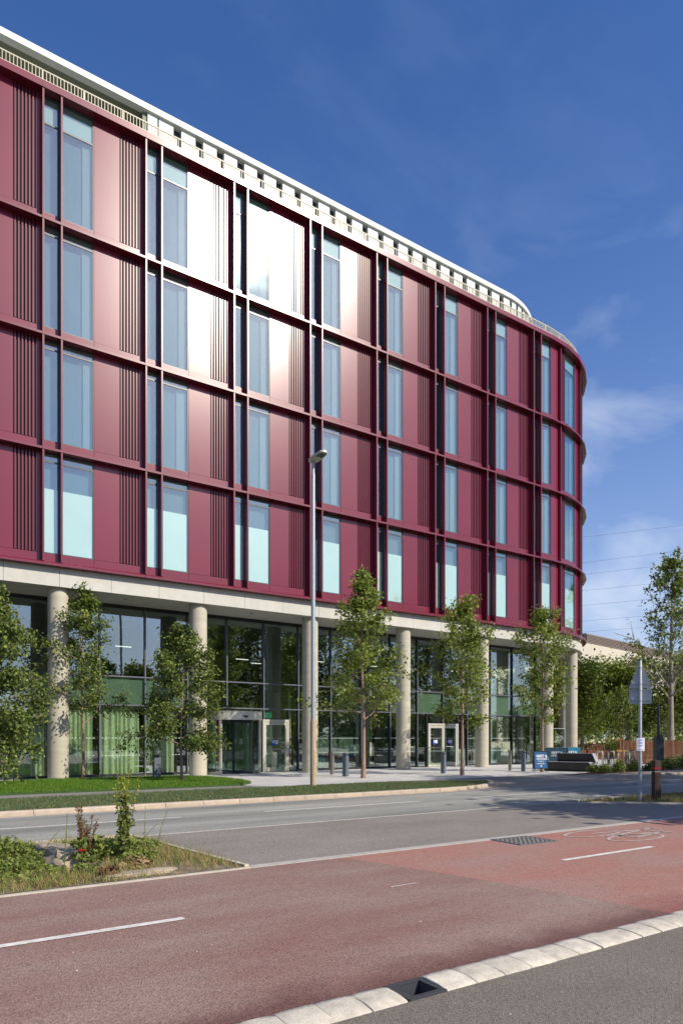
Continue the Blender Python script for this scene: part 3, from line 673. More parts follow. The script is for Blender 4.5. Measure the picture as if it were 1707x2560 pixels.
# body behind the skin: insulated wall, floor slabs, core
for r in range(4):
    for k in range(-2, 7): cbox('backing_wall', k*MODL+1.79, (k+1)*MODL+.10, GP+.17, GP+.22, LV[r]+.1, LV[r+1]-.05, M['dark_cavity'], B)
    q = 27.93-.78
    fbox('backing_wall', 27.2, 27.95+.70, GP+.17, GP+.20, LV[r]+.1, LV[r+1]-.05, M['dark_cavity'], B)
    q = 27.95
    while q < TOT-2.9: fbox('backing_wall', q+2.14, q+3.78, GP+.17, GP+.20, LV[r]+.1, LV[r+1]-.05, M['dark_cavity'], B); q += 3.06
def floor_plate(name, dd, z0, z1, m, seg=19, xl=-2*MODL):
    pts = [Pm(q, dd, seg) for q in nodes(S0, TOT, seg)]
    poly = [(xl, dd)]+pts+[(xl, 2*RR-dd)]
    mb = MB(); mb.prism(poly, z0, z1); return build(name, mb, m, B)
for r in range(1, 4): floor_plate('floor_slab', GP+.10, LV[r]-.28, LV[r]+.28, M['slab'])
floor_plate('roof_slab', GP+.12, LV[4]-.40, LV[4]+.2, M['slab'])
floor_plate('floor_slab', GP+.12, LV[0]-.05, LV[0]+.25, M['slab'])
cbox('core_wall', -2*MODL+.1, 27, 5.0, 5.2, 8.0, 23.8, M['inside'], B)
cbox('end_wall', -2*MODL-.3, -2*MODL-.004, .02, 18.2, 0, 24.45, M['maroon'], B)
cbox('rear_wall', -2*MODL, 27, 17.6, 17.9, 0, 7.7, M['inside'], B)

# ---- precast band and soffit above the ground floor
SOF = 6.94
def joint_positions():
    r = []; q = .61-5*HALF
    while q < TOT: r.append(q); q += HALF
    return [-2*MODL]+[v for v in r if v > -2*MODL+.1]+[TOT]
jp = joint_positions()
def Pc(a): return a
for a, b in zip(jp[:-1], jp[1:]):
    NS = 57 if a > S0-2 else 19
    e0 = .05
    z1 = LV[0]-.094
    if b <= S0:
        cbox('precast_panel', a+.006, b-.006, .25, .40, SOF, z1, M['concrete'], B); cbox('soffit_panel', a+.006, b-.006, .404, 2.40, SOF+.012, SOF+.06, M['concrete'], B)
    else:
        build('precast_panel', sbox(MB(), a+.006, b-.006, .25, .40, SOF, z1, NS), M['concrete'], B); build('soffit_panel', sbox(MB(), a+.006, b-.006, .404, 2.40, SOF+.012, SOF+.06, NS), M['concrete'], B)
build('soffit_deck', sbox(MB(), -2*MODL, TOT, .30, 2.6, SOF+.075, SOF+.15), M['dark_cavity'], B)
floor_plate('ground_floor_ceiling', 2.5, SOF-.02, SOF+.06, mat('ceiling_grey', (.12, .13, .12), rough=.8))
for q in np.arange(-5.2, 30, 2.7):
    x, y = Pm(q+.3, 1.15); mb = MB().lathe([(.0, 0), (.055, 0), (.055, .012), (.0, .012)], 12); build('downlight', mb, M['black'], B, (x, y, SOF-.002))
# columns
def column(x, y):
    mb = MB(); prof = [(.30, SOF+.02), (.355, SOF-.0)]
    mb = MB().lathe([(.358, -.02), (.358, SOF+.01)], 40); o = build('column', mb, M['concrete_col'], B, (x, y, 0)); smooth_by(o, 40)
column_s = [-10.1+5.37, .67, 6.02, 11.33, 16.70, 22.12, 27.43]
for cx in column_s: column(cx, .76) if cx < 27 else column(*Pm(cx, .76, 57))
for ph in (26.9, 60, 95, 130): column(27+8.34*math.sin(R_(ph)), 9.1-8.34*math.cos(R_(ph)))

# ---- ground floor glazing
GY = 2.45
ml = [.73+1.828*i for i in range(-5, 15)]       # mullion lines
TZ = [2.89, 4.05]
def on(q): return Pm(q, GY, 57)
ends = ml+[27.6]
gps = ends[:]
DOOR1 = (9.79, 11.15); DOOR2 = (19.72, 21.92); RV = (7.0, 9.15)
def gpane(a, b, z0, z1, m='glass_gf', name='pane'):
    return cbox(name, a, b, GY+.03, GY+.042, z0, z1, M[m], G)
G = B
for i, a in enumerate(ml):
    b = ml[i+1] if i+1 < len(ml) else 27.6
    cbox('mullion', a-.03, a+.03, GY-.05, GY+.12, .0, SOF-.0, M['mullion'], B); cbox('mullion_cap', a-.026, a+.026, GY-.062, GY-.052, 0, SOF-.13, M['mullion_cap'], B)
    for z in TZ:
        cbox('transom', a+.031, b-.031, GY-.04, GY+.10, z-.03, z+.03, M['mullion'], B); cbox('transom_cap', a+.031, b-.031, GY-.052, GY-.042, z-.026, z+.026, M['mullion_cap'], B)
    cbox('head_frame', a+.031, b-.031, GY-.03, GY+.10, SOF-.13, SOF-.005, M['mullion'], B)
    green = (a < 5.5 and a > -9) or (a > 18.5)
    wd = empty('ground_floor_window'); wd.parent = B; G = wd
    gpane(a+.03, b-.03, TZ[1]+.03, SOF-.13)
    gpane(a+.03, b-.03, TZ[0]+.03, TZ[1]-.03)
    if green: cbox('spandrel', a+.03, b-.03, GY+.06, GY+.07, TZ[0]+.03, TZ[1]-.03, M['green_sp'], wd)
    mid = (a+b)/2
    if 7.3 < mid < 9.3: pass
    elif DOOR1[0]-.4 < mid < DOOR1[1]+.4 or DOOR2[0]-.3 < mid < DOOR2[1]+.3: pass
    else:
        gpane(a+.03, b-.03, .10, TZ[0]-.03)
        cbox('base_frame', a+.031, b-.031, GY-.03, GY+.10, 0, .10, M['mullion'], B)
        # two rows of small printed safety marks
        mb = MB(); rj = random.Random(i)
        for z in (.85, 1.55):
            q = a+.12
            while q < b-.1:
                w2 = .05; mb.add([(q-w2, GY+.024, z-.02), (q+w2*.2, GY+.024, z+.022), (q+w2, GY+.024, z+.0), (q+w2*.1, GY+.024, z-.006)], [(0, 1, 2, 3)]); q += .135
        build('safety_marks', mb, M['film'], wd)['kind'] = 'stuff'
# fill beside and above doors
def extra_pane(a, b, z0, z1): cbox('side_pane', a, b, GY+.03, GY+.042, z0, z1, M['glass_gf'], B)
cbox('mullion', DOOR1[0]-.12, DOOR1[0]-.004, GY-.05, GY+.12, 0, TZ[0]-.03, M['mullion'], B); cbox('mullion', DOOR1[1]+.004, DOOR1[1]+.07, GY-.05, GY+.12, 0, TZ[0]-.03, M['mullion'], B)
extra_pane(DOOR1[0], DOOR1[1], 2.45, TZ[0]-.03); extra_pane(DOOR1[1]+.07, 11.66, .05, TZ[0]-.03)
cbox('mullion', DOOR2[0]-.07, DOOR2[0]-.004, GY-.05, GY+.12, 0, TZ[0]-.03, M['mullion'], B); cbox('mullion', DOOR2[1]+.004, DOOR2[1]+.07, GY-.05, GY+.12, 0, TZ[0]-.03, M['mullion'], B)
extra_pane(DOOR2[0], DOOR2[1], 2.40, TZ[0]-.03); extra_pane(19.04, DOOR2[0]-.07, .05, TZ[0]-.03); extra_pane(DOOR2[1]+.07, 22.63, .05, TZ[0]-.03)
# glazing on the curve
for (a, b) in ((27.6, 29.3), (29.3, 31.0), (31.0, 32.7), (32.7, 34.4)):
    build('pane', sbox(MB(), a, b-.06, GY+.03, GY+.042, .1, SOF-.13, 57), M['glass_gf'], B); build('mullion', sbox(MB(), b-.06, b, GY-.05, GY+.12, 0, SOF, 57), M['mullion'], B)
    build('transom', sbox(MB(), a, b-.06, GY-.04, GY+.1, TZ[0]-.03, TZ[0]+.03, 57), M['mullion'], B); build('spandrel', sbox(MB(), a, b-.06, GY+.06, GY+.07, TZ[0]+.03, TZ[1], 57), M['green_sp'], B)
# single door and double door: aluminium leaves
def door(name, a, b, H, handle_right=True, leaves=1):
    D = empty('door'); D.parent = B
    mb = MB(); y0 = GY-.10; y1 = GY+.06; f = .09
    mb.box(a, a+f, y0, y1, 0, H); mb.box(b-f, b, y0, y1, 0, H); mb.box(a+f, b-f, y0, y1, H-.11, H)
    build('frame', mb, M['alu'], D)
    wl = (b-a-2*f)/leaves
    for k in range(leaves):
        x0 = a+f+k*wl+.006; x1 = a+f+(k+1)*wl-.006; mb = MB(); st = .085
        mb.box(x0, x0+st, y0+.02, y1-.03, .02, H-.12); mb.box(x1-st, x1, y0+.02, y1-.03, .02, H-.12); mb.box(x0+st, x1-st, y0+.02, y1-.03, H-.25, H-.12); mb.box(x0+st, x1-st, y0+.02, y1-.03, .02, .20)
        build('door_leaf', mb, M['alu'], D)
        cbox('door_glass', x0+st, x1-st, GY-.01, GY+.0, .2, H-.25, M['glass_gf'], D)
        hx = (x1-.11 if (k == 0 and leaves == 1) else (x1-.04 if k == 0 else x0+.13))
        if leaves == 1 or k == 1:
            mb = MB().tube([(hx, y0+.02, .35), (hx, y0-.05, .35), (hx, y0-.05, 2.0), (hx, y0+.02, 2.0)], .013, 8); build('handle', mb, M['steel'], D)
        # blue and white round-arrow push notice
        cx = (x0+x1)/2+(.0 if leaves == 1 else (-.02 if k == 0 else .02)); mb = MB(); mb.box(cx-.16, cx-.0, GY-.018, GY-.012, 1.22, 1.46, mi=0); mb.box(cx+.002, cx+.15, GY-.018, GY-.012, 1.28, 1.46, mi=1)
        mb.box(cx-.13, cx-.03, GY-.022, GY-.019, 1.32, 1.44, mi=1); mb.box(cx-.098, cx-.088, GY-.026, GY-.023, 1.33, 1.43, mi=0); mb.box(cx-.072, cx-.062, GY-.026, GY-.023, 1.33, 1.43, mi=0)
        for zz in (1.425, 1.39, 1.355, 1.32): mb.box(cx+.02, cx+.13, GY-.022, GY-.019, zz, zz+.01, mi=2)
        build('door_notice', mb, [M['print_blue'], M['paper'], M['frame']], D)
        mb = MB()
        for z in (.85, 1.55):
            q = x0+st+.07
            while q < x1-st-.04: mb.add([(q-.05, GY-.011, z-.02), (q+.01, GY-.011, z+.022), (q+.05, GY-.011, z), (q+.005, GY-.011, z-.006)], [(0, 1, 2, 3)]); q += .135
        build('safety_marks', mb, M['film'], D)['kind'] = 'stuff'
door('door', DOOR1[0], DOOR1[1], 2.41); door('door', DOOR2[0], DOOR2[1], 2.35, leaves=2)
# revolving door drum
RD = empty('revolving_door'); RD.parent = B; rx, ry, Rr = 8.03, 1.72, 1.16
def arcbox(mb, r0, r1, a0, a1, z0, z1, n=10):
    vs = []; fs = []
    for i in range(n+1):
        t = R_(a0+(a1-a0)*i/n)
        for r, z in ((r0, z0), (r1, z0), (r1, z1), (r0, z1)): vs.append((rx+r*math.cos(t), ry+r*math.sin(t), z))
    for i in range(n):
        for k in range(4): fs.append((i*4+k, i*4+(k+1) % 4, (i+1)*4+(k+1) % 4, (i+1)*4+k))
    fs += [(3, 2, 1, 0), tuple(n*4+k for k in range(4))]; mb.add(vs, fs); return mb
o = build('canopy_ring', arcbox(MB(), Rr-.02, Rr+.06, -180, 180, 2.32, 2.66, 40), M['alu'], RD)
mb = MB().lathe([(Rr-.03, 2.33), (Rr-.03, 2.36)], 32, (rx, ry)); build('ceiling_disc', mb, M['frame'], RD)
mb = MB().lathe([(Rr+.08, 2.662), (Rr+.08, 2.69)], 32, (rx, ry)); build('roof_disc', mb, M['alu'], RD)
for an in (-142, -38, 142, 38):
    t = R_(an); mb = MB().box(-.045, .045, -.045, .045, 0, 2.32); o = build('post', mb, M['alu'], RD, (rx+(Rr+.0)*math.cos(t), ry+(Rr+.0)*math.sin(t), 0), rotz=t)
for a0, a1 in ((-218+2, -144), (-36, 36)): build('curved_glass', arcbox(MB(), Rr+.01, Rr+.02, a0, a1, .12, 2.32, 8), M['glass_gf'], RD); build('base_rail', arcbox(MB(), Rr-.02, Rr+.03, a0, a1, 0, .12, 8), M['alu'], RD)
for k in range(4):
    t = R_(22+90*k); W_ = Rr-.06; Mx = Matrix.Translation((rx, ry, 0)) @ Matrix.Rotation(t, 4, 'Z'); mb = MB()
    mb.box(.02, .06, -.02, .02, .03, 2.3, M4=Mx); mb.box(W_-.05, W_, -.02, .02, .03, 2.3, M4=Mx); mb.box(.06, W_-.05, -.02, .02, .03, .15, M4=Mx); mb.box(.06, W_-.05, -.02, .02, 2.22, 2.3, M4=Mx)
    build('door_wing', mb, M['frame'], RD); mb = MB().box(.06, W_-.05, -.005, .005, .15, 2.22, M4=Mx); build('wing_glass', mb, M['glass_gf'], RD)
mb = MB().box(rx-.12, rx+.10, ry-Rr-.085, ry-Rr-.062, 2.45, 2.50); mb.box(rx-.06, rx+.05, ry-Rr-.10, ry-Rr-.062, 2.42, 2.45); build('sensor', mb, M['black'], RD)
Mx = Matrix.Translation((rx, ry, 0)) @ Matrix.Rotation(R_(22+180+90), 4, 'Z'); mb = MB().box(.35, .52, .008, .014, 1.28, 1.52, M4=Mx); build('notice', mb, M['paper'], RD)
for xx in (rx-Rr-.03, rx+Rr-.0):
    cbox('jamb', xx-.02, xx+.05, GY-.06, GY+.08, 0, TZ[0]-.03, M['mullion'], B)
extra_pane(6.2, rx-Rr-.05, .05, TZ[0]-.03); extra_pane(rx+Rr+.05, 9.67, .05, TZ[0]-.03); extra_pane(rx-Rr+.02, rx+Rr-.02, 2.72, TZ[0]-.03)
# ---- interior of the ground floor
floor_plate('ground_floor', 2.58, .003, .02, mat('interior_floor', (.16, .155, .14), rough=.5))
cbox('interior_wall', -7, 6.6, 8.0, 8.2, .02, SOF-.03, M['inside'], B); cbox('interior_wall', 6.6, 21, 11.0, 11.2, .02, SOF-.03, M['inside'], B); cbox('interior_wall', 21, 31, 9.0, 9.2, .02, SOF-.03, M['inside'], B)
cbox('interior_partition', 6.5, 6.62, 3.3, 8.0, .02, SOF-.03, M['inside_green'], B)
cbox('interior_partition', 6.5, 6.62, 8.0, 11.2, .02, SOF-.03, M['inside'], B); cbox('interior_partition', 12.95, 13.1, 5.6, 11, .02, 4.0, M['inside_yellow'], B); cbox('interior_partition', 14.3, 14.5, 5.4, 11, .02, 3.8, M['inside_green'], B)
cbox('interior_partition', 15.2, 19.0, 6.8, 7.0, .02, 4.0, M['inside_green'], B)
for (x, y) in ((3.3, 6.2), (8.7, 6.2), (12.0, 6.2), (14.0, 5.5), (19.4, 6.2), (24.8, 6.2)):
    mb = MB().lathe([(.3, .02), (.3, SOF-.03)], 20); smooth_by(build('interior_column', mb, M['inside_green'], B, (x, y, 0)))
for (x, y) in ((3.9, 5.0), (6.9, 5.8), (10.4, 6.5), (11.9, 7.8), (14.2, 5.2), (18.2, 5.5), (23.9, 5.0), (25.6, 6.0)):
    cbox('ceiling_lamp', x, x+.7, y, y+.05, 5.6, 5.63, M['lamp_on'], B)
# mezzanine edges seen through the upper panes
cbox('mezzanine', -7, 6.4, 4.6, 8.0, TZ[0]+.1, TZ[1]-.1, M['slab'], B); cbox('mezzanine', 19.0, 30, 4.6, 9.0, TZ[0]+.1, TZ[1]-.1, M['slab'], B)
mb = MB(); mb.box(9.95, 10.55, GY+.5, GY+.54, 2.50, 2.74, mi=0); mb.box(10.02, 10.20, GY+.485, GY+.498, 2.60, 2.63, mi=1); mb.add([(10.00, GY+.484, 2.615), (10.07, GY+.484, 2.67), (10.07, GY+.484, 2.56)], [(0, 1, 2)], 1)
mb.box(10.34, 10.46, GY+.485, GY+.498, 2.54, 2.70, mi=1); mb.tube([(10.27, GY+.49, 2.55), (10.29, GY+.49, 2.60), (10.285, GY+.49, 2.66)], .012, 5, mi=1)
o = build('exit_sign', mb, [M['exit_lit'], M['print_white']], None); tag(o, 'lit green exit sign with arrow behind the glass above the single door', 'exit sign')

# ---- penthouse
PD = 3.42; PT = 28.73
def pbox(name, a, b, d0, d1, z0, z1, m): return build(name, sbox(MB(), a, b, d0, d1, z0, z1, 76), m, B)
def pedge(a, b): return sweep(MB(), a, b, [(3.3, PT-.30), (3.62, PT-.30), (3.62, PT), (3.34, PT), (3.3, PT-.05)], 76)
q = -2*MODL+.01
while q < TOT-1:
    e = min(q+3.0, TOT); build('roof_edge', pedge(q, e-.006), M['white'], B); q = e
pbox('roof_deck', -2*MODL, TOT, 3.55, 5.0, PT-.06, PT-.01, M['white'])
mb = MB(); 
pts = [Pm(q, 3.6, 76) for q in nodes(S0, TOT, 76)]; mb.prism([(-2*MODL, 3.6)]+pts+[(-2*MODL, 2*RR-3.6)], PT-.20, PT-.10); build('penthouse_roof', mb, M['white'], B)
cbox('canopy_soffit', -2*MODL, 4.6, 3.62, 7.5, PT-.29, PT-.22, M['soffit_olive'], B)
cbox('terrace_wall', -2*MODL, 4.8, 7.5, 7.7, LV[4]+.2, PT-.3, M['white'], B); cbox('terrace_side_wall', 4.62, 4.82, 3.5, 7.5, LV[4]+.2, PT-.23, M['soffit_olive'], B)
for q in (-5, -.7, 3.6):
    mb = MB().lathe([(0, 0), (.09, 0), (.09, .02), (0, .02)], 14); build('downlight', mb, M['black'], B, (q, 4.4, PT-.312))
q = 5.30-1.015*.5
pbox('penthouse_glass', 4.82, TOT, PD+.22, PD+.25, LV[4]+.2, PT-.22, M['frame'])
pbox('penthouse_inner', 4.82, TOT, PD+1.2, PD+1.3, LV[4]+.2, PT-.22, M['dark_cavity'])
q = 4.82; j = 0
while q < TOT-1:
    wd2 = .645 if j else .42
    fbox('penthouse_pier', q, q+wd2, PD, PD+.20, LV[4]+.2, PT-.304, M['white'], B, 76); 
    q = (5.31 if j == 0 else q+1.017); j += 1
pbox('penthouse_head', 4.82, TOT, PD+.05, PD+.29, PT-.302, PT-.21, M['white'])
# ================================================================== TREES AND PLANTS
def unit(v): return v/(np.linalg.norm(v)+1e-9)
def make_tree(name, label, cat, x, y, h, r, cb, nleaf, ls, seed, mats, tr, nb=26, droop=0., bark='bark', group=None, prof='oval', up=.45, lean=(0, 0), gap=.0, asp=.4, mixb=.5, sub=4, spread=.16, wob=.12, bz=0, lm=1.0):
    rng = np.random.default_rng(seed); t0 = tag(empty(name, (x, y, bz)), label, cat, group)
    mb = MB(); nt_ = 9; pts = []; ph = rng.uniform(0, 6, 2)
    for i in range(nt_+1):
        z = h*.97*i/nt_; q = i/nt_; pts.append((lean[0]*q+wob*q*math.sin(ph[0]+q*5), lean[1]*q+wob*q*math.cos(ph[1]+q*4), z))
    rad = [tr*(1.25 if i == 0 else 1-.86*(i/nt_)**.9) for i in range(nt_+1)]
    mb.tube(pts, rad, 10); tp = np.array(pts)
    smooth_by(build('trunk', mb, M[bark], t0), 80)
    def trunk_at(z):
        q = np.clip(z/(h*.97)*nt_, 0, nt_-.001); i = int(q); return tp[i]+(tp[i+1]-tp[i])*(q-i)
    bm_ = MB(); C_ = []; wgt = []
    for i in range(nb):
        q = (i+rng.uniform(.1, .9))/nb; zb = cb*.92+(h-cb*.92)*q*.97
        if prof == 'oval': pr = math.sin(math.pi*(q*.80+.17))**.75
        elif prof == 'cone': pr = (1-q)**.75*.95+.12
        elif prof == 'column': pr = .55+.5*math.sin(math.pi*min(1, q*1.05+.1)) if q < .85 else .45
        else: pr = math.sin(math.pi*(q*.7+.25))**.6
        Lb = lm*r*pr*rng.uniform(.55, 1.12); az = i*2.399+rng.uniform(-.5, .5); el = up+rng.uniform(-.2, .25)+q*.45
        d = np.array([math.cos(az)*math.cos(el), math.sin(az)*math.cos(el), math.sin(el)]); p0 = trunk_at(zb); bp = [p0]; n_ = 5
        for k in range(1, n_+1):
            dd = d.copy(); dd[2] += -.55*droop*(k/n_)*1.6+(.12 if droop == 0 else 0); dd += rng.normal(0, .10, 3); bp.append(bp[-1]+unit(dd)*Lb/n_/math.cos(el*.6))
        rb = max(.006, tr*.30*(1-.5*q)*(Lb/r)); bm_.tube([tuple(p) for p in bp], [rb*(1-.8*k/n_) for k in range(n_+1)], 5, cap=False)
        for k in range(2, n_+1):
            C_.append(bp[k]); wgt.append(.5+k/n_)
            for s_ in range(sub):
                dv = unit(rng.normal(0, 1, 3)+d*1.1+np.array([0, 0, .15-.9*droop])); l2 = Lb*rng.uniform(.12, .38); e2 = bp[k]+dv*l2; e2[2] -= droop*l2*.5
                bm_.tube([tuple(bp[k]), tuple((bp[k]+e2)/2+rng.normal(0, .01, 3)), tuple(e2)], [rb*.35, rb*.25, rb*.12], 3, cap=False)
                C_ += [e2, (e2*.6+bp[k]*.4)]; wgt += [1.1, .7]
    for q in np.linspace(.9, 1.0, 4): C_.append(trunk_at(h*.97*q)); wgt.append(.8)
    build('branches', bm_, M[bark], t0)
    C_ = np.array(C_); wgt = np.array(wgt)*(rng.random(len(wgt)) > gap); wgt = wgt/wgt.sum()
    idx = rng.choice(len(C_), nleaf, p=wgt); P = C_[idx]+rng.normal(0, spread, (nleaf, 3))*np.array([1, 1, .8]); P[:, 2] -= droop*rng.random(nleaf)*.12
    V, F = leafcloud(P, ls, rng, droop=droop*1.6, up=.9, asp=asp)
    o = np_mesh('crown', V, F, [M[m] for m in mats], (rng.random(len(F)) < mixb).astype(int) if len(mats) > 1 else None, t0)
    return t0
make_tree('young_birch_tree', 'drooping dense green tree cut by the left edge of the picture', 'tree', -2.05, -2.9, 6.05, 1.5, 1.05, 24000, .10, 21, ['lf_dark', 'lf_mid'], .07, nb=40, droop=.55, mixb=.35, spread=.15, prof='cone', up=.2, lm=1.28)
make_tree('young_birch_tree', 'slim young tree on the lawn in front of the leftmost column and green curtains', 'tree', 1.43, .3, 6.9, 1.22, 2.2, 8500, .10, 22, ['lf_dark', 'lf_mid'], .062, nb=26, droop=.12, mixb=.5, spread=.13, prof='cone', up=.45, gap=.2, lm=1.28)
make_tree('young_birch_tree', 'drooping young tree on the lawn before the second column beside the slanted bollard', 'tree', 3.94, -2.91, 5.45, 1.3, 1.2, 15500, .095, 23, ['lf_dark', 'lf_mid'], .055, nb=34, droop=.5, mixb=.35, spread=.12, prof='cone', up=.25, gap=.1, lm=1.28)
make_tree('young_maple_tree', 'tallest young paving tree just right of the tall street lamp', 'tree', 10.8, -4.08, 7.95, 1.35, 2.35, 8800, .11, 24, ['lf_mid', 'lf_bright'], .085, nb=34, mixb=.25, spread=.13, asp=.5, prof='cone', up=.30, gap=.12, lm=1.28)
make_tree('young_maple_tree', 'young paving tree in front of the double glass doors', 'tree', 15.45, -4.67, 7.0, 1.4, 2.15, 7500, .11, 25, ['lf_mid', 'lf_bright'], .08, nb=30, mixb=.25, spread=.13, asp=.5, prof='oval', up=.40, gap=.15, lm=1.28)
make_tree('young_maple_tree', 'young paving tree standing behind the blue pavement sign', 'tree', 20.31, -4.79, 7.2, 1.3, 2.2, 6500, .11, 26, ['lf_mid', 'lf_bright'], .075, nb=30, mixb=.25, spread=.13, asp=.5, prof='oval', up=.42, gap=.15, lm=1.28)
make_tree('staked_tree', 'small airy tree tied to a two post softwood frame in the planting bed', 'tree', 24.7, -5.92, 3.7, 1.05, 1.7, 2300, .085, 27, ['lf_yel', 'lf_mid'], .028, nb=16, mixb=.4, spread=.12, prof='oval', up=.3, gap=.1)
bgl = [
 ('dense round tree right behind the end column of the building', 37.2, 6.6, 6.2, 2.7, 1.6, 9000), ('broad bright green tree behind the canvas banners', 40.6, 8.2, 6.4, 3.3, 1.8, 11000),
 ('wide green tree behind the small staked tree', 43.8, 6.4, 6.5, 3.3, 1.6, 11000), ('dark full tree behind the triangular road sign', 45.4, 2.6, 6.2, 3.4, 1.5, 11000),
 ('spreading tree behind the camera column and slatted fence', 50.4, 3.8, 6.8, 3.8, 1.6, 11000), ('shady tree at the right edge behind the slatted fence', 52.5, -1.2, 7.6, 4.0, 1.4, 11000), ('far tree glimpsed between the columns at the building end', 40.5, 13.5, 6.0, 3.3, 1.3, 8500)]
for i, (lb, x, y, h, r, cb, n) in enumerate(bgl):
    make_tree('park_tree', lb, 'tree', x, y, h, r, cb, n, .21, 40+i, ['lf_hedge', 'lf_mid'], .2, nb=34, bark='bark_grey', mixb=.35, spread=.36, prof='round', up=.3, group=None, asp=.45, wob=.3)
make_tree('tall_tree', 'tall sparse grey barked tree rising above the others at the right edge', 'tree', 39.6, .4, 13.6, 3.9, 4.2, 5200, .19, 60, ['lf_mid', 'lf_dark'], .24, nb=46, bark='bark_grey', mixb=.4, spread=.13, prof='cone', up=.55, gap=.45, asp=.45, sub=5)
# big trees on the near side of the road, right of the frame: they shade the road and stand mirrored in the glass
for i, (x, y, h, r) in enumerate(((12.3, -24.1, 6.6, 1.8), (18.2, -21.6, 8.2, 3.0), (21.4, -20.6, 11.0, 3.8), (21.8, -29.5, 13, 4.6), (27.6, -23.4, 11.5, 4.3), (34.5, -21.8, 12.5, 4.6), (24.0, -41, 12, 4.4), (31, -31, 13, 4.6), (42, -23, 12, 4.5))):
    make_tree('roadside_tree', ['first', 'second', 'third', 'fourth', 'fifth', 'sixth', 'seventh', 'eighth', 'ninth'][i]+' large tree outside the right edge, seen as shade and in the glass', 'tree', x, y, h, r, 2.2, 7500, .27, 70+i, ['lf_hedge', 'lf_mid'], .22, nb=34, bark='bark_grey', mixb=.3, spread=.42, prof='round', up=.35, asp=.45, wob=.3)
# hedge seen between trunks
rg = np.random.default_rng(5); n = 9000
P = np.stack([rg.uniform(38, 62, n), 11.5+rg.uniform(-.5, .5, n), rg.uniform(.05, 1.15, n)], 1); V, F = leafcloud(P, .14, rg)
tag(np_mesh('hedge', V, F, M['lf_hedge']), 'low clipped hedge under the trees beyond the timber seat', 'hedge', kind='stuff')
V, F = leafcloud(np.stack([rg.uniform(52, 110, 26000), rg.uniform(-8, 26, 26000), rg.uniform(.2, 5.0, 26000)], 1), .34, rg)
tag(np_mesh('far_trees', V, F, [M['lf_hedge'], M['lf_mid']], (rg.random(len(F)) < .4).astype(int)), 'mass of far greenery behind the trees', 'trees', kind='stuff')

n = 60000; tt = rg.uniform(0, 1, n)
def belt(ax, ay, bx, by, n, h0, wd_, sz):
    t = rg.random(n); L_ = math.hypot(bx-ax, by-ay); u = t*L_; hh = h0+.28*h0*np.sin(u*.21)+.18*h0*np.sin(u*.57+1)+.1*h0*np.sin(u*1.3)
    q = rg.uniform(-wd_, wd_, n); nx, ny = -(by-ay)/L_, (bx-ax)/L_
    return leafcloud(np.stack([ax+(bx-ax)*t+nx*q, ay+(by-ay)*t+ny*q, hh*rg.random(n)**.8], 1), sz, rg)
V, F = belt(-75, -66, 190, -66, 60000, 7.5, 2.5, .75)
tag(np_mesh('far_wood', V, F, [M['lf_hedge'], M['lf_mid']], (rg.random(len(F)) < .3).astype(int)), 'belt of trees across the road behind the viewer, mirrored in the glass', 'trees', kind='stuff')
V, F = belt(-78, -66, -78, 120, 42000, 9.5, 2.5, .8)  # unseen belt added on the left to darken the fin sides
tag(np_mesh('far_wood', V, F, [M['lf_hedge'], M['lf_mid']], (rg.random(len(F)) < .3).astype(int)), 'unseen belt of trees far to the left, added to darken the fins', 'trees', kind='stuff')
# ---- plants of the bed by the bench
def tuft(name, label, cat, x, y, h, r, n, ls, mats, seed, group=None, flop=.4, z=.02):
    rng = np.random.default_rng(seed); t = rng.uniform(0, 2*np.pi, n); q = np.sqrt(rng.random(n)); zz = h*rng.uniform(.15, 1, n)*(1-.5*q**2)
    V, F = leafcloud(np.stack([r*q*np.cos(t), r*q*np.sin(t), zz], 1), ls, rng, up=1.0)
    o = np_mesh(name, V, F, [M[m] for m in mats], (rng.random(n) < .5).astype(int) if len(mats) > 1 else None); o.location = (x, y, z); tag(o, label, cat, group); return o
sheet('planting_soil', [(18.6, -7.0), (21, -7.35), (26, -7.0), (38, -7.3), (38, -3.0), (27, -3.3), (23.2, -5.6), (21, -6.5)], .01, M['mulch'])
rp = random.Random(9)
ORD = 'first second third fourth fifth sixth seventh eighth ninth tenth eleventh twelfth thirteenth fourteenth'.split()
sp = [(21.3, -6.75), (21.9, -6.9), (22.4, -6.6), (22.9, -6.95), (23.4, -6.6), (23.9, -6.3), (24.3, -6.8), (24.9, -6.5), (25.4, -6.9), (25.6, -6.0), (26.3, -6.6), (26.9, -6.2), (27.5, -6.7), (28.1, -6.1)]
for i, (x, y) in enumerate(sp):
    tuft('leafy_perennial', ORD[i]+' low green perennial of the bed, counting rightwards from the granite bench', 'plant', x, y, rp.uniform(.35, .6), rp.uniform(.22, .34), 260, .10, ['lf_weed', 'lf_mid'], 100+i, 'low perennials in the bed')
SH = [(29.3, -6.5), (30.2, -6.3), (31.3, -5.9), (32.2, -6.4), (33.1, -5.4), (34.3, -6.1), (30.5, -5.3), (31.9, -4.9), (33.6, -4.4), (35.2, -5.3), (29.4, -5.4), (36.3, -4.4)]
for i, (x, y) in enumerate(SH):
    tuft('lavender_shrub', f'{ORD[sorted(range(12), key=lambda k: SH[k][0]).index(i)]} grey green shrub from the left before the slatted fence', 'shrub', x, y, rp.uniform(.5, .75), .42, 420, .11, ['lf_weed', 'lf_dark'], 130+i, 'shrubs before the slatted fence')
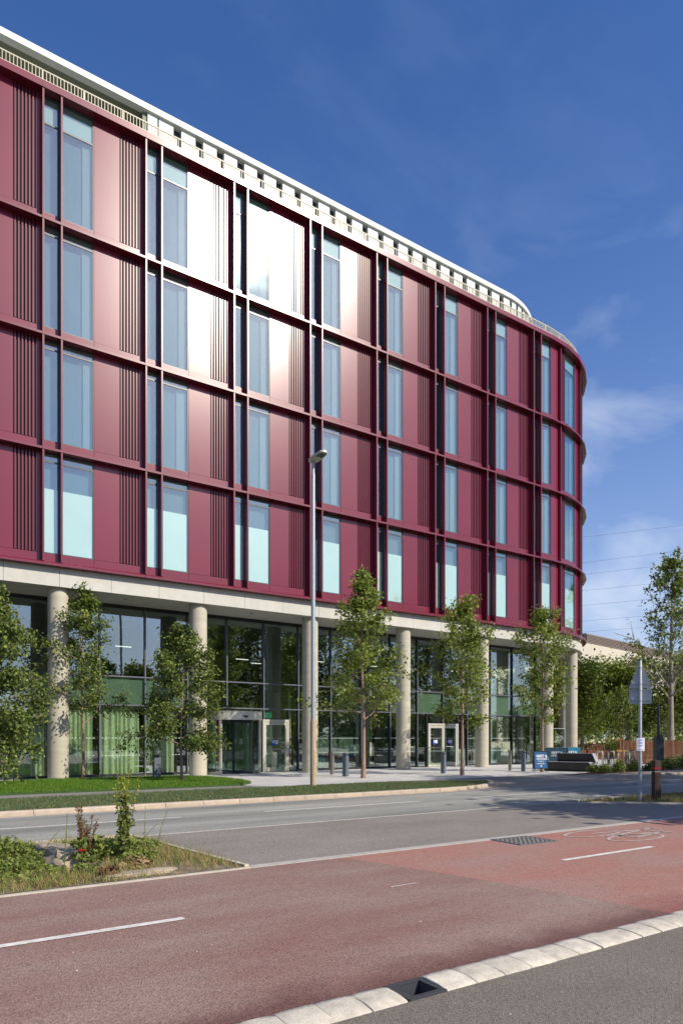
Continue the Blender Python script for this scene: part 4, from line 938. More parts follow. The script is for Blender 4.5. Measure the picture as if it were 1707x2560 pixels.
def grass_clump(label, x, y, h, r, n, mat_, seed):
    rng = np.random.default_rng(seed); a = rng.uniform(0, 2*np.pi, n); q = rng.random(n)**.7; V = np.empty((n, 3, 3)); w2 = .012
    bx, by = .12*r*np.cos(a), .12*r*np.sin(a)
    V[:, 0] = np.stack([bx-w2*np.sin(a), by+w2*np.cos(a), 0*a], 1); V[:, 1] = np.stack([bx+w2*np.sin(a), by-w2*np.cos(a), 0*a], 1); V[:, 2] = np.stack([r*q*np.cos(a), r*q*np.sin(a), h*np.sqrt(1-.75*q**2)*rng.uniform(.75, 1, n)], 1)
    o = np_mesh('ornamental_grass', V.reshape(-1, 3), np.arange(3*n).reshape(-1, 3), M[mat_]); o.location = (x, y, .01); return tag(o, label, 'grass clump', 'golden grass clumps')
grass_clump('golden dry grass clump nearer the dark camera column', 29.9, -7.0, .50, .42, 900, 'lf_gold', 1); grass_clump('golden dry grass clump, the right one of the pair', 31.6, -6.9, .50, .48, 900, 'lf_gold', 2)

# ---- tall weeds of the near bed
def stalk_plant(name, label, cat, x, y, stems, group=None, z=.012, seed=1):
    """stems: (dx,dy,height,radius, leafsize, nleaf, leafmats, spread_bottom, spread_top, tipmat, tip_from, bend)"""
    rng = np.random.default_rng(seed); t0 = tag(empty(name, (x, y, z)), label, cat, group); mb = MB(); PL = {}
    for (dx, dy, h, rad, ls, nl, lm, sb, st, tm, tf, bend) in stems:
        pts = []
        for i in range(7):
            q = i/6; bb = bend*q*q; pts.append((dx*q*.8+bb*.8, dy*q*.8-bb*.35, h*(q-.0)*(1-.12*abs(bend)*q)))
        mb.tube(pts, [rad*(1-.6*i/6) for i in range(7)], 5); tp = np.array(pts)
        q = rng.random(nl); i = np.minimum((q*6).astype(int), 5); f = (q*6-i)[:, None]; c = tp[i]+(tp[i+1]-tp[i])*f; sp_ = (sb+(st-sb)*q)[:, None]
        a = rng.uniform(0, 2*np.pi, nl)[:, None]; c = c+np.concatenate([np.cos(a), np.sin(a), 0*a], 1)*sp_*rng.uniform(.1, 1, (nl, 1))
        for k in range(nl): PL.setdefault((tm if (tm and q[k] > tf) else lm), []).append((c[k], ls*(.55 if (tm and q[k] > tf) else 1)))
    build('stem', mb, M['lf_weed'], t0)
    for m, L_ in PL.items():
        P = np.array([p for p, _ in L_]); V, F = leafcloud(P, L_[0][1], rng, up=.4, asp=.28); np_mesh('leaves' if m != 'lf_spike' else 'flower_spike', V, F, M[m], None, t0)
    return t0
stalk_plant('weld_plant', 'tallest weed of the bed, leafy green stem topped with yellow green spikes', 'weed', -2.13, -17.02,
  [(.0, .0, 1.08, .014, .060, 600, 'lf_weed', .065, .03, 'lf_spike', .74, 0), (.03, .0, 1.30, .008, .06, 90, 'lf_weed', .03, .012, 'lf_spike', .6, .06), (-.10, .02, 1.12, .006, .045, 130, 'lf_weed', .05, .010, 'lf_spike', .70, 0), (.12, .02, 1.14, .006, .045, 150, 'lf_weed', .05, .010, 'lf_spike', .70, 0), (.20, -.02, 1.05, .006, .045, 150, 'lf_weed', .05, .010, 'lf_spike', .70, .03), (-.15, -.02, .98, .006, .045, 100, 'lf_weed', .05, .010, 'lf_spike', .74, 0)], seed=3)
stalk_plant('dock_plant', 'reddish brown seeding dock with upright branching stems beside the poppy', 'weed', -2.62, -17.22,
  [(rp.uniform(-.14, .16), rp.uniform(-.1, .1), rp.uniform(.40, .78), .006, .030, 150, 'lf_brown', .022, .018, None, 1, 0) for _ in range(9)]+[(rp.uniform(-.15, .15), rp.uniform(-.1, .1), .34, .005, .085, 75, 'lf_weed', .14, .07, None, 1, 0) for _ in range(4)], seed=4)
stalk_plant('dock_plant', 'small brown dock seedling with a rosette standing alone at the back of the bed', 'weed', -2.28, -15.75, [(rp.uniform(-.06, .06), 0, rp.uniform(.3, .44), .005, .035, 60, 'lf_brown', .02, .015, None, 1, 0) for _ in range(4)]+[(0, 0, .12, .005, .10, 70, 'lf_weed', .16, .1, None, 1, 0)], seed=5)
for i, (x, y, h, lb) in enumerate(((-2.92, -17.45, .55, 'single thin yellow green spike standing before the rock'), (-1.72, -16.5, .62, 'thin upright yellow spike right of the tallest weed'), (-1.55, -16.55, .55, 'thin leaning yellow spike, rightmost in the bed'), (-2.75, -16.7, .60, 'thin pale yellow spike behind the brown dock'), (-3.1, -17.0, .45, 'short bent yellow spike at the left of the bed'), (-1.85, -16.7, .42, 'bent low flowering stem beside the tallest weed'))):
    stalk_plant('mignonette', lb, 'weed', x, y, [(.03, 0, h, .005, .028, 90, 'lf_weed', .022, .008, 'lf_spike', .45, (.0, .0, .12, 0, .22, .25)[i])], 'thin flowering weeds in the bed', seed=10+i)
for i, (x, y, h, r, lb) in enumerate(((-2.30, -16.75, .36, .22, 'bushy dark green weed between the dock and the tallest weed'), (-2.05, -16.6, .34, .30, 'bushy weed behind the foot of the tallest weed'), (-2.75, -17.62, .16, .13, 'low green weed around the poppy stem'), (-1.95, -17.15, .18, .2, 'straggling weed at the foot of the tallest weed'), (-1.75, -16.3, .22, .34, 'loose grassy weed at the middle of the bed'), (-2.12, -17.3, .2, .16, 'broad leaved weed by the pale stone slab'))):
    tuft('bushy_weed', lb, 'weed', x, y, h*.8, r, 650, .042, ['lf_weed', 'lf_bright'] if i % 2 else ['lf_weed', 'lf_mid'], 200+i, 'bushy weeds in the bed', z=.01)
tuft('red_leaf_clump', 'dark red withered leaf clump at the edge of the cycle track', 'weed', -2.55, -17.88, .08, .11, 160, .06, ['lf_brown'], 230)
tuft('straw_clump', 'pale curled dry leaves at the foot of the tallest weed', 'weed', -2.1, -17.42, .10, .15, 130, .09, ['lf_straw'], 231)
pp = tag(empty('poppy', (-2.74, -17.5, .01)), 'single red poppy in flower on a thin stem', 'poppy')
build('stem', MB().tube([(0, 0, 0), (.01, 0, .12), (0, 0, .24)], .003, 5), M['lf_weed'], pp)
mb = MB()
for k in range(5):
    t = 2*math.pi*k/5; vs = [(0, 0, .235)]
    for j in range(5): u = t-.6+1.2*j/4; rr_ = .034+(.006 if j in (1, 3) else 0); vs.append((rr_*math.cos(u), rr_*math.sin(u), .262+.006*(j % 2)))
    mb.add(vs, [(0, j+1, j+2) for j in range(4)])
build('petals', mb, M['lf_poppy'], pp); build('seed_head', MB().lathe([(.0, .235), (.008, .24), (.008, .252), (.0, .256)], 8), M['black'], pp)
# rocks
def rock(label, x, y, sx_, sy_, sz_, seed, rz=0):
    bm = bmesh.new(); bmesh.ops.create_icosphere(bm, subdivisions=4, radius=1); rr = random.Random(seed)
    from mathutils import noise
    for v in bm.verts:
        c = v.co.copy(); n = noise.noise(c*1.3+Vector((seed, 0, 0)))*.28+noise.noise(c*3.5+Vector((seed, 3, 0)))*.10+noise.noise(c*9)*.03
        c = Vector([math.copysign(abs(a)**.62, a) for a in c]); v.co = Vector((c.x*sx_, c.y*sy_, c.z*sz_))*(1+n)
    me = bpy.data.meshes.new('rock'); bm.to_mesh(me); bm.free(); me.materials.append(M['rock']); o = bpy.data.objects.new('rock', me); col.objects.link(o); o.location = (x, y, 0); o.rotation_euler.z = rz; smooth_by(o, 35); return tag(o, label, 'rock', 'stones in the bed')
rock('large grey boulder half hidden by weeds at the left of the bed', -2.82, -16.7, .22, .60, .25, 2, .15); rock('flat pale stone slab at the edge of the cycle track', -2.25, -17.93, .46, .12, .055, 5, .03)

# ================================================================== STREET FURNITURE
lamp = tag(empty('street_lamp', (6.32, -7.69, 0)), 'tall galvanised street lamp with a flat head on the grass verge', 'street lamp')
smooth_by(build('base_section', MB().lathe([(.092, 0), (.090, 2.02), (.072, 2.12)], 24), M['pole_tan'], lamp)); smooth_by(build('pole', MB().lathe([(.070, 2.10), (.060, 9.6), (.045, 9.72), (.042, 10.02)], 24), M['galv'], lamp))
build('door_plate', MB().box(-.03, .03, -.095, -.088, .6, 1.2), M['pole_tan'], lamp)
outl = [(-.08, .13), (.08, .13), (.155, .02), (.165, -.30), (.13, -.62), (.05, -.68), (-.05, -.68), (-.13, -.62), (-.165, -.30), (-.155, .02)]
Mh = Matrix.Translation((0, 0, 10.02)) @ Matrix.Rotation(R_(-4), 4, 'X')
hd = build('lamp_head', MB().xprism(outl, Mh, 0, .06), M['alu'], lamp, bevel=.012); build('lens', MB().box(-.115, .115, -.58, -.34, -.012, .0, M4=Mh), M['frame'], lamp); build('fin_ridge', MB().box(-.13, .13, -.325, -.30, -.010, .0, M4=Mh), M['off_white'], lamp)
build('bracket', MB().tube([(0, 0, 9.98), (0, -.0, 10.03)], .05, 12), M['galv'], lamp)

def bollard(label, x, y, h=.95, rz=0, steel=False):
    if steel:
        t = tag(empty('access_post', (x, y, 0), rz), label, 'access post', 'steel access posts at the doors')
        build('body', MB().box(-.075, .075, -.06, .06, 0, .98), M['steel'], t, bevel=.004); build('push_plate', MB().box(-.03, .03, -.066, -.0605, .80, .90), M['black'], t); build('reader', MB().box(-.02, .02, -.066, -.0605, .68, .74), M['bollard'], t)
    else:
        t = tag(empty('bollard', (x, y, 0), rz), label, 'bollard', 'slate grey light bollards')
        Mx = Matrix.Rotation(R_(90), 4, 'X')
        mb = MB(); mb.box(-.125, .125, -.08, .08, 0, .84); mb.box(-.125, .125, .0, .08, .84, .90); build('post', mb, M['bollard'], t)
        build('head', MB().box(-.127, .127, -.083, .083, .902, .95), M['bollard'], t); build('light_slot', MB().box(-.10, .10, -.004, -.001, .845, .897), M['frame'], t)
    return t
bollard('slate grey bollard on the lawn between the two drooping trees', 3.75, -.88, rz=.12); bollard('slate grey bollard left of the tallest paving tree', 10.92, -2.69, rz=.5)
bollard('slate grey bollard in front of the double glass doors', 15.84, -3.09, rz=.5); bollard('slate grey bollard beside the blue pavement sign', 20.19, -3.8, rz=.5)
bollard('brown steel access post between the street lamp and a bollard', 11.24, -1.2, rz=.4, steel=True); bollard('steel access post before the mint counter, left of the sign bollard', 20.28, -2.9, rz=.4, steel=True)
for i, (x, y, lb) in enumerate(((10.15, .95, 'curved steel guard rail by the single door'), (22.5, .75, 'curved steel guard rail right of the double doors'), (19.4, .8, 'steel guard rail left of the double doors'))):
    t = tag(empty('guard_rail', (x, y, 0)), lb, 'guard rail', 'guard rails by the doors'); build('hoop', MB().tube([(0, -.05, 0), (0, -.05, .96), (0, .02, 1.03), (0, .12, 1.05), (0, 1.1, 1.05), (0, 1.2, 1.0), (0, 1.2, 0)], .022, 8), M['steel'], t)
    build('mid_panel', MB().box(-.006, .006, .02, 1.15, .15, .92), M['glass_gf'], t)

def text_mesh(body, size, mat_, parent, Mx, name='lettering', bold=0, align='LEFT', space=1):
    cu = bpy.data.curves.new('t', 'FONT'); cu.body = body; cu.size = size; cu.extrude = .001; cu.offset = bold; cu.align_x = align; cu.space_line = space
    to = bpy.data.objects.new('t', cu); col.objects.link(to); dg = bpy.context.evaluated_depsgraph_get(); me = bpy.data.meshes.new_from_object(to.evaluated_get(dg)); bpy.data.objects.remove(to)
    me.transform(Mx); me.materials.clear(); me.materials.append(mat_); o = bpy.data.objects.new(name, me); col.objects.link(o); o.parent = parent; return o
FACE = Matrix.Rotation(R_(90), 4, 'X')   # text upright facing -Y
# pavement sign
ps = tag(empty('pavement_sign', (19.95, -4.99, 0), R_(-30)), 'blue A frame pavement sign with white lettering in front of a tree', 'pavement sign')
Ms = Matrix.Rotation(R_(-7), 4, 'X')
def frm(mb, w2, z0, z1, t, y, M4=None):
    mb.box(-w2, w2, y, y+.03, z1-t, z1, M4=M4); mb.box(-w2, w2, y, y+.03, z0, z0+t, M4=M4); mb.box(-w2, -w2+t, y, y+.03, z0+t, z1-t, M4=M4); mb.box(w2-t, w2, y, y+.03, z0+t, z1-t, M4=M4)
Mf = Matrix.Translation((0, -.13, 0)) @ Ms; Mb_ = Matrix.Translation((0, .13, 0)) @ Matrix.Rotation(R_(7), 4, 'X')
mb = MB(); frm(mb, .32, .17, .97, .03, -.012, Mf); build('frame', mb, M['black'], ps); mb = MB().box(-.29, .29, -.004, .004, .20, .94, M4=Mf); build('board', mb, M['sign_blue'], ps)
mb = MB(); frm(mb, .32, .17, .97, .03, -.012, Mb_); build('rear_frame', mb, M['black'], ps); build('rear_board', MB().box(-.29, .29, -.004, .004, .20, .94, M4=Mb_), M['sign_blue'], ps)
for sx_ in (-.31, .29):
    for Mq in (Mf, Mb_): build('leg', MB().box(sx_, sx_+.02, -.01, .012, .0, .17, M4=Mq), M['black'], ps)
text_mesh('MEET &', .15, M['print_white'], ps, Mf @ Matrix.Translation((-.20, -.008, .70)) @ FACE, bold=.006); text_mesh('SOCIALISE', .118, M['print_white'], ps, Mf @ Matrix.Translation((-.20, -.008, .585)) @ FACE, bold=.004)
mb = MB()
for z, a, b in ((.52, -.17, .15), (.49, -.12, .12), (.41, -.19, .17), (.39, -.19, .17)): mb.box(a, b, -.009, -.006, z, z+.011, M4=Mf)
mb.box(-.03, .03, -.009, -.006, .27, .33, M4=Mf); build('small_print', mb, M['print_white'], ps)
def banner(label, x, y, rz, wd, h, m, txt=True):
    t = tag(empty('canvas_banner', (x, y, 0), rz), label, 'banner', 'canvas windbreak banners'); build('canvas', MB().box(-wd/2, wd/2, -.008, .008, .10, h-.02), M[m], t)
    for sx_ in (-wd/2-.02, wd/2+.02): build('post', MB().tube([(sx_, 0, 0), (sx_, 0, h)], .02, 8), M['bollard'], t); build('foot', MB().box(sx_-.03, sx_+.03, -.2, .2, 0, .02), M['bollard'], t)
    build('top_rail', MB().tube([(-wd/2, 0, h-.01), (wd/2, 0, h-.01)], .014, 8), M['bollard'], t)
    text_mesh('MEET &', .17, M['print_white'], t, Matrix.Translation((-.25, -.014, h-.33)) @ FACE, bold=.007); text_mesh('SOCIALISE', .135, M['print_white'], t, Matrix.Translation((-.25, -.014, h-.47)) @ FACE, bold=.005)
banner('dark teal canvas banner with white lettering behind the granite bench', 24.9, -1.9, R_(-52), 1.15, 1.06, 'sign_teal'); banner('bright blue canvas banner with white lettering right of the dark one', 26.5, -1.6, R_(-32), 1.0, 1.06, 'sign_bright')
# granite bench: low seat block and raised back block, sloping pale ends
bn = tag(empty('granite_bench', (22.2, -6.05, 0), R_(-69)), 'stepped granite bench with shade-darkened front and pale sloping end by the planting bed', 'bench')
def block(y0, y1, x0, x1, z0, z1, sl, name):
    """x1 end slopes outward downward"""
    n = [(x0, y0+.10, z0), (x1+sl, y0+.10, z0), (x1+sl, y1, z0), (x0, y1, z0), (x0, y0, z1), (x1, y0, z1), (x1, y1, z1), (x0, y1, z1)]
    mb = MB(); mb.add(n, [(0, 1, 5, 4)], 0); mb.add(n, [(4, 5, 6, 7), (1, 2, 6, 5), (2, 3, 7, 6), (3, 0, 4, 7), (3, 2, 1, 0)], 1); return build(name, mb, [M['stone_shaded'], M['stone_grey']], bn)  # front face near-black: its shade is put into the colour
block(-.08, 1.0, -2.3, -.14, 0, .44, .42, 'seat_block'); block(.45, 1.0, -1.75, -.12, .442, .84, .15, 'back_block')
# sign post with the backs of two road signs
sg = tag(empty('road_sign', (10.42, -15.94, 0)), 'grey post carrying the backs of a triangular and a rectangular road sign', 'road sign')
smooth_by(build('post', MB().lathe([(.041, 0), (.041, 3.39), (.036, 3.40)], 20), M['galv'], sg)); build('cap', MB().lathe([(.043, 3.395), (.043, 3.42), (.0, 3.425)], 20), M['bollard'], sg)
al = R_(26); ax = Vector((math.sin(al), -math.cos(al), 0)); nn_ = Vector((math.cos(al), math.sin(al), 0))     # plate axis, plate front normal
Mp = Matrix(((ax.x, 0, nn_.x, nn_.x*.06+.0), (ax.y, 0, nn_.y, nn_.y*.06), (0, 1, 0, 0), (0, 0, 0, 1)))
def rounded(pts, r, n=4):
    out = []
    for i in range(len(pts)):
        p0, p1, p2 = Vector(pts[i-1]), Vector(pts[i]), Vector(pts[(i+1) % len(pts)]); a = (p0-p1).normalized()*r; b = (p2-p1).normalized()*r
        for k in range(n+1):
            t = k/n; out.append(tuple(((p1+a)*(1-t)**2+p1*2*t*(1-t)+(p1+b)*t*t)))
    return out
build('triangle_plate', MB().xprism(rounded([(-.265, 2.735), (.265, 2.735), (.0, 3.42)], .05), Mp, 0, .006), M['plate_back'], sg); build('rectangle_plate', MB().xprism(rounded([(-.245, 2.36), (.245, 2.36), (.245, 2.715), (-.245, 2.715)], .04), Mp, 0, .006), M['plate_back'], sg)
for z, w2 in ((3.22, .05), (2.83, .16), (2.68, .23), (2.43, .235)):
    build('channel', MB().box(-w2, w2, z-.012, z+.012, -.016, -.001, M4=Mp), M['galv'], sg); build('clamp', MB().lathe([(.046, z-.012), (.046, z+.012)], 16), M['galv'], sg)
for z in (2.86, 2.47): build('label_sticker', MB().box(-.20, -.14, z, z+.06, -.006, -.001, M4=Mp), M['paper'], sg)
vs = []; mb = MB(); nn2 = 14
for i in range(nn2+1):
    t = R_(148+(385-148)*i/nn2-33); rr_ = .046 if 3 < i < 11 else .046+.018*abs(i-7)/7
    vs += [(rr_*math.cos(t), rr_*math.sin(t), 1.25), (rr_*math.cos(t), rr_*math.sin(t), 1.54)]
mb = MB(); a_, b_ = Vector((-math.sin(R_(-56)), 0, 0)), None
cd = Vector((-.557, -.8305, 0)); rt = Vector((.8305, -.557, 0))
vs = []
for i in range(13):
    u = -.098+.196*i/12; dep = .046-.5*max(0, abs(u)-.02)**1.0*.5
    for z in (1.235, 1.545): p = rt*u+cd*(dep); vs.append((p.x, p.y, z))
mb.add(vs, [(2*i, 2*i+2, 2*i+3, 2*i+1) for i in range(12)])
nt1 = build('paper_notice', mb, M['paper'], None, (10.42, -15.94, 0)); tag(nt1, 'white paper notice in a sleeve wrapped on the sign post', 'notice'); sm = nt1.modifiers.new('t', 'SOLIDIFY'); sm.thickness = .002
mb = MB()
for z, a, b in ((1.50, -.05, .05), (1.475, -.06, .06), (1.43, -.06, .06), (1.41, -.06, .04), (1.36, -.05, .05), (1.353, -.05, .05), (1.262, -.08, .08)):
    p0 = rt*a+cd*.0495; p1 = rt*b+cd*.0495; mb.add([(p0.x, p0.y, z), (p1.x, p1.y, z), (p1.x, p1.y, z+.007), (p0.x, p0.y, z+.007)], [(0, 1, 2, 3)])
build('print_lines', mb, M['print_blue'], nt1)
wp = tag(empty('timber_post', (10.95, -16.03, 0), R_(-28)), 'square dark timber bollard with red reflector strip right of the road sign post', 'bollard')
build('post', MB().box(-.08, .08, -.08, .08, 0, 1.0), M['post_wood'], wp, bevel=.006); mb = MB(); mb.box(-.081, .081, -.082, -.0805, .80, .83); mb.box(.0805, .082, -.081, .081, .80, .83); mb.box(-.082, -.0805, -.081, .081, .80, .83); build('reflector', mb, M['red_tape'], wp)
mb = MB(); mb.box(-.082, .082, -.0825, -.0805, .722, .735); mb.box(-.0825, -.0805, -.081, .081, .722, .735); build('pale_groove', mb, M['edging'], wp)
# camera column
cc = tag(empty('camera_column', (28.4, -5.5, 0)), 'dark navy column with a security camera on a hooked arm in front of the slatted fence', 'camera column')
build('base_cabinet', MB().xprism([(-.2, 0), (.2, 0), (.2, 1.52), (.09, 1.72), (-.09, 1.72), (-.2, 1.52)], Matrix.Rotation(R_(-34), 4, 'Z') @ Matrix.Rotation(R_(90), 4, 'X'), -.17, .17), M['navy'], cc)
smooth_by(build('shaft', MB().lathe([(.075, 1.72), (.070, 3.2), (.035, 3.22), (.030, 3.6)], 16), M['navy'], cc)); rt2 = rt
pts = [(0, 0, 3.6), (0, 0, 3.98)]+[tuple(Vector((0, 0, 3.98))+(-rt2*.06)+rt2*.06*math.cos(t)+Vector((0, 0, .09*math.sin(t)))) for t in np.linspace(.2, math.pi, 7)]
e = Vector(pts[-1]); pts += [tuple(e+Vector((0, 0, -.12)))]; build('arm', MB().tube(pts, .013, 8), M['navy'], cc)
c0 = e+Vector((0, 0, -.16)); build('camera_body', MB().tube([tuple(c0), tuple(c0-rt2*.17-Vector((0, 0, .08)))], .036, 12), M['off_white'], cc)
# slatted fences
def slat_fence(label, x0, y0, x1, y1, h0, n, seed):
    t = tag(empty('slatted_fence'), label, 'fence', 'vertical timber slat fences'); rr = random.Random(seed); L_ = math.hypot(x1-x0, y1-y0); an = math.atan2(y1-y0, x1-x0); t.location = (x0, y0, 0); t.rotation_euler.z = an
    for i in range(n): u = L_*i/n; o = cbox('slat', u, u+.05, -.02, .02, .06, h0, M['timber'], t); o.location.z += rr.uniform(-.03, .03)
    for z in (.35, 1.1): build('rail', MB().box(0, L_, .022, .06, z, z+.07), M['timber'], t)
    for u in np.arange(0, L_+.1, 2.0): build('post', MB().box(u, u+.08, .062, .14, 0, h0-.1), M['timber'], t)
    return t
slat_fence('long brown timber slat fence behind the camera column', 31.2, -1.4, 36.2, -2.35, 1.42, 48, 1); slat_fence('short dark timber slat screen behind the banners', 35.5, 4.2, 36.7, 3.4, 1.15, 12, 2)
# timber seat behind the cycle stands
ts = tag(empty('timber_bench', (30.4, -.2, 0), R_(-33)), 'long brown timber bench on a pale plinth behind the cycle stands', 'bench')
build('seat', MB().box(-2.4, 1.9, -.25, .25, .42, .50), M['timber'], ts); build('backrest', MB().box(-2.4, 1.9, .22, .27, .60, .84), M['timber'], ts)
for x in (-2.1, -.3, 1.5): build('leg', MB().box(x, x+.08, -.2, .25, 0, .42), M['black'], ts); build('arm', MB().box(x, x+.05, .18, .22, .42, .84), M['black'], ts)
# cycle stands
lbl = ['leftmost pale cycle stand beside the end of the granite bench', 'second pale cycle stand from the left', 'pale cycle stand directly behind the small staked tree', 'rightmost pale cycle stand by the turquoise bicycle']
for i, (x, y) in enumerate(((25.1, -4.55), (25.75, -4.75), (26.3, -4.95), (27.0, -5.1))):
    t = tag(empty('cycle_stand', (x, y, 0), R_(56)), lbl[i], 'cycle stand', 'pale cycle stands'); build('hoop', MB().tube([(0, 0, 0), (0, 0, .80), (.06, 0, .87), (.66, 0, .87), (.72, 0, .80), (.72, 0, 0)], .034, 10), M['off_white'], t)
# bicycle
def bicycle(label, x, y, rz, m):
    t = tag(empty('bicycle', (x, y, 0), rz), label, 'bicycle')
    for cx in (-.52, .52):
        o = build('wheel', MB().tube([(cx+.33*math.cos(a), 0, .34+.33*math.sin(a)) for a in np.linspace(0, 2*math.pi, 25)], .016, 6, cap=False), M['tyre'], t); mb = MB()
        for k in range(8): a = math.pi*k/8; mb.tube([(cx+.32*math.cos(a), 0, .34+.32*math.sin(a)), (cx-.32*math.cos(a), 0, .34-.32*math.sin(a))], .002, 3)
        build('spokes', mb, M['steel'], o)
    mb = MB(); bb, st, hd_, rw, fw = (-.05, 0, .30), (-.20, 0, .85), (.38, 0, .86), (-.52, 0, .34), (.52, 0, .34)
    for a, b in ((bb, st), (st, hd_), (bb, hd_), (bb, rw), (st, rw), (hd_, fw)): mb.tube([a, b], .017, 8)
    mb.tube([hd_, (.34, 0, .98)], .014, 6); build('frame', mb, m, t); build('handlebar', MB().tube([(.30, -.26, 1.0), (.36, 0, .99), (.30, .26, 1.0)], .013, 8), M['black'], t); build('saddle', MB().box(-.34, -.10, -.06, .06, .90, .94), M['black'], t, bevel=.012)
    build('crank', MB().tube([(-.05, -.05, .30), (.10, -.05, .24)], .012, 6), M['black'], t)
bicycle('turquoise bicycle parked at the rightmost cycle stand', 27.3, -4.6, R_(48), M['cyan_bike']); bicycle('dark bicycle parked at the second cycle stand', 26.1, -4.2, R_(52), M['navy'])
# tree stake frame
tf = tag(empty('tree_stake_frame', (24.7, -5.92, 0), R_(-34)), 'pale softwood double stake with crossbar holding the small tree', 'tree stake')
for sx_ in (-.24, .20): build('stake', MB().tube([(sx_+.02, .04, 0), (sx_+.02, .04, 1.0)], .036, 10), M['stake'], tf)
build('crossbar', MB().box(-.27, .27, -.035, .0, .90, .99), M['stake'], tf); build('tie', MB().tube([(-.05, -.03, .95), (0, .07, .95), (.05, -.03, .95)], .012, 5), M['black'], tf)
# guy stake far right
# red car far away
rc = tag(empty('parked_car', (64.5, 21.5, 0), R_(75)), 'small part of a red car glimpsed under the trees', 'car')
mb = MB(); Mq = Matrix.Rotation(R_(90), 4, 'X'); prof = [(-2.0, .35), (-2.05, .75), (-1.85, .95), (-1.35, 1.05), (-.9, 1.42), (.35, 1.45), (.95, 1.05), (1.8, .90), (2.0, .70), (1.98, .35)]
build('body', MB().xprism(prof, Mq, -.82, .82), M['red_car'], rc, bevel=.05); mb = MB(); mb.xprism([(-1.15, 1.06), (-.85, 1.36), (-.05, 1.38), (-.05, 1.05)], Mq, .80, .835); mb.xprism([(.0, 1.05), (.0, 1.38), (.32, 1.38), (.78, 1.05)], Mq, .80, .835); build('side_window', mb, M['frame'], rc)
for x in (-1.3, 1.25):
    for y in (-.80, .66): o = build('wheel', MB().lathe([(.0, 0), (.31, .0), (.33, .03), (.33, .11), (.31, .14), (0, .14)], 20), M['tyre'], rc); o.rotation_euler.x = R_(-90); o.location = (x, y, .33)
# beige building behind the trees
fb_ = tag(empty('beige_building', (70, 30.5, 0), R_(9.8)), 'long pale beige clad building with brown rooftop plant behind the trees', 'building')
for i in range(-14, 24):
    a = i*3.1
    for (z0, z1) in ((0, 1.2), (4.0, 5.3), (8.2, 11.1), (11.13, 14.1)): cbox('wall_panel', a, a+3.08, 0, .3, z0, z1-.02, M['beige_wall'], fb_)
    for (z0, z1) in ((1.2, 4.0), (5.3, 8.2)):
        cbox('pier', a, a+.9, 0, .3, z0, z1-.02, M['beige_wall'], fb_)
        wd = empty('window'); wd.parent = fb_; cbox('pane', a+.95, a+3.03, .18, .2, z0+.05, z1-.1, M['glass_up'], wd); cbox('glazing_bar', a+1.95, a+2.02, .12, .18, z0+.05, z1-.1, M['off_white'], wd); cbox('lining', a+.92, a+3.06, .5, .55, z0, z1, M['inside'], wd)
cbox('coping', -44, 74, -.06, .4, 14.1, 14.22, M['plant_louvre'], fb_); cbox('body', -43.4, 73, .6, 22, 0, 13.9, M['beige_wall'], fb_)
px0 = 12.0
cbox('plant_room', px0, 60, 5.2, 18, 13.9, 17.0, M['plant_louvre'], fb_)
for i in range(14): cbox('louvre_blade', px0-.05, 60.05, 5.05, 5.19, 14.0+i*.21, 14.0+i*.21+.13, M['plant_louvre'], fb_)
# second column lamp arm in the tree: small road lamp beyond
# power lines
wires = [((1456, 1343.6), (1707, 1313)), ((1456, 1407.4), (1640, 1384.6)), ((1466, 1435.8), (1627, 1417)), ((1456, 1477.5), (1615, 1461)), ((1456, 1514), (1610, 1499.6)), ((1456, 1553.5), (1570, 1544)), ((1456, 1581), (1580, 1571))]
ca_, sa_ = math.cos(R_(33.86)), math.sin(R_(33.86))
hts = ['topmost', 'second', 'third', 'fourth', 'fifth', 'sixth', 'lowest']
for i, ((xa, ya), (xb, yb)) in enumerate(wires):
    Za = 160.0; ta = (xa-853.5)/1707; tb = (xb-853.5)/1707
    ha = (1847-ya)/1707*Za; Zb = ha*1707/(1847-yb)      # a level cable: the nearer part looks higher
    A = Vector((ta*Za*ca_+Za*sa_-4.6, -ta*Za*sa_+Za*ca_-25.52, 0)); Bq = Vector((tb*Zb*ca_+Zb*sa_-4.6, -tb*Zb*sa_+Zb*ca_-25.52, 0)); d = (Bq-A).normalized(); mb = MB(); pts = []
    for k in range(-8, 13): u = k*14.0; pts.append(tuple(A+d*u+Vector((0, 0, ha+1.53+.00006*(u-15)**2))))
    mb.tube(pts, .022, 4); tag(build('power_line', mb, M['wire']), f'{hts[i]} of the seven thin power lines in the sky right of the building', 'power line', 'power lines')
# ================================================================== SEEN THROUGH THE GROUND FLOOR GLASS
def curtain(label, x0, x1, y, fold, seed, amp=.075):
    rng = random.Random(seed); n = int((x1-x0)/.022); V = []; F = []; ph = 0
    for i in range(n+1):
        u = i/n; ph += 2*math.pi*.022/fold*(1+.35*math.sin(i*.13+seed)); a = math.sin(ph); V += [(x0+(x1-x0)*u, y+amp*a*.8, .06), (x0+(x1-x0)*u+.02*math.sin(ph*.5), y+amp*a, 1.5), (x0+(x1-x0)*u, y+amp*.8*a, 2.86)]
    for i in range(n): F += [(3*i, 3*i+3, 3*i+4, 3*i+1), (3*i+1, 3*i+4, 3*i+5, 3*i+2)]
    mb = MB(); mb.add(V, F); o = build('curtain', mb, M['curtain'], smooth=True); return tag(o, label, 'curtain', 'pleated green curtains')
curtain('short pleated green curtain left of the leftmost column', -.9, .55, GY+.30, .2, 1); curtain('pleated green curtain right of the leftmost column, behind the slim tree trunk', .9, 2.35, GY+.28, .19, 2)
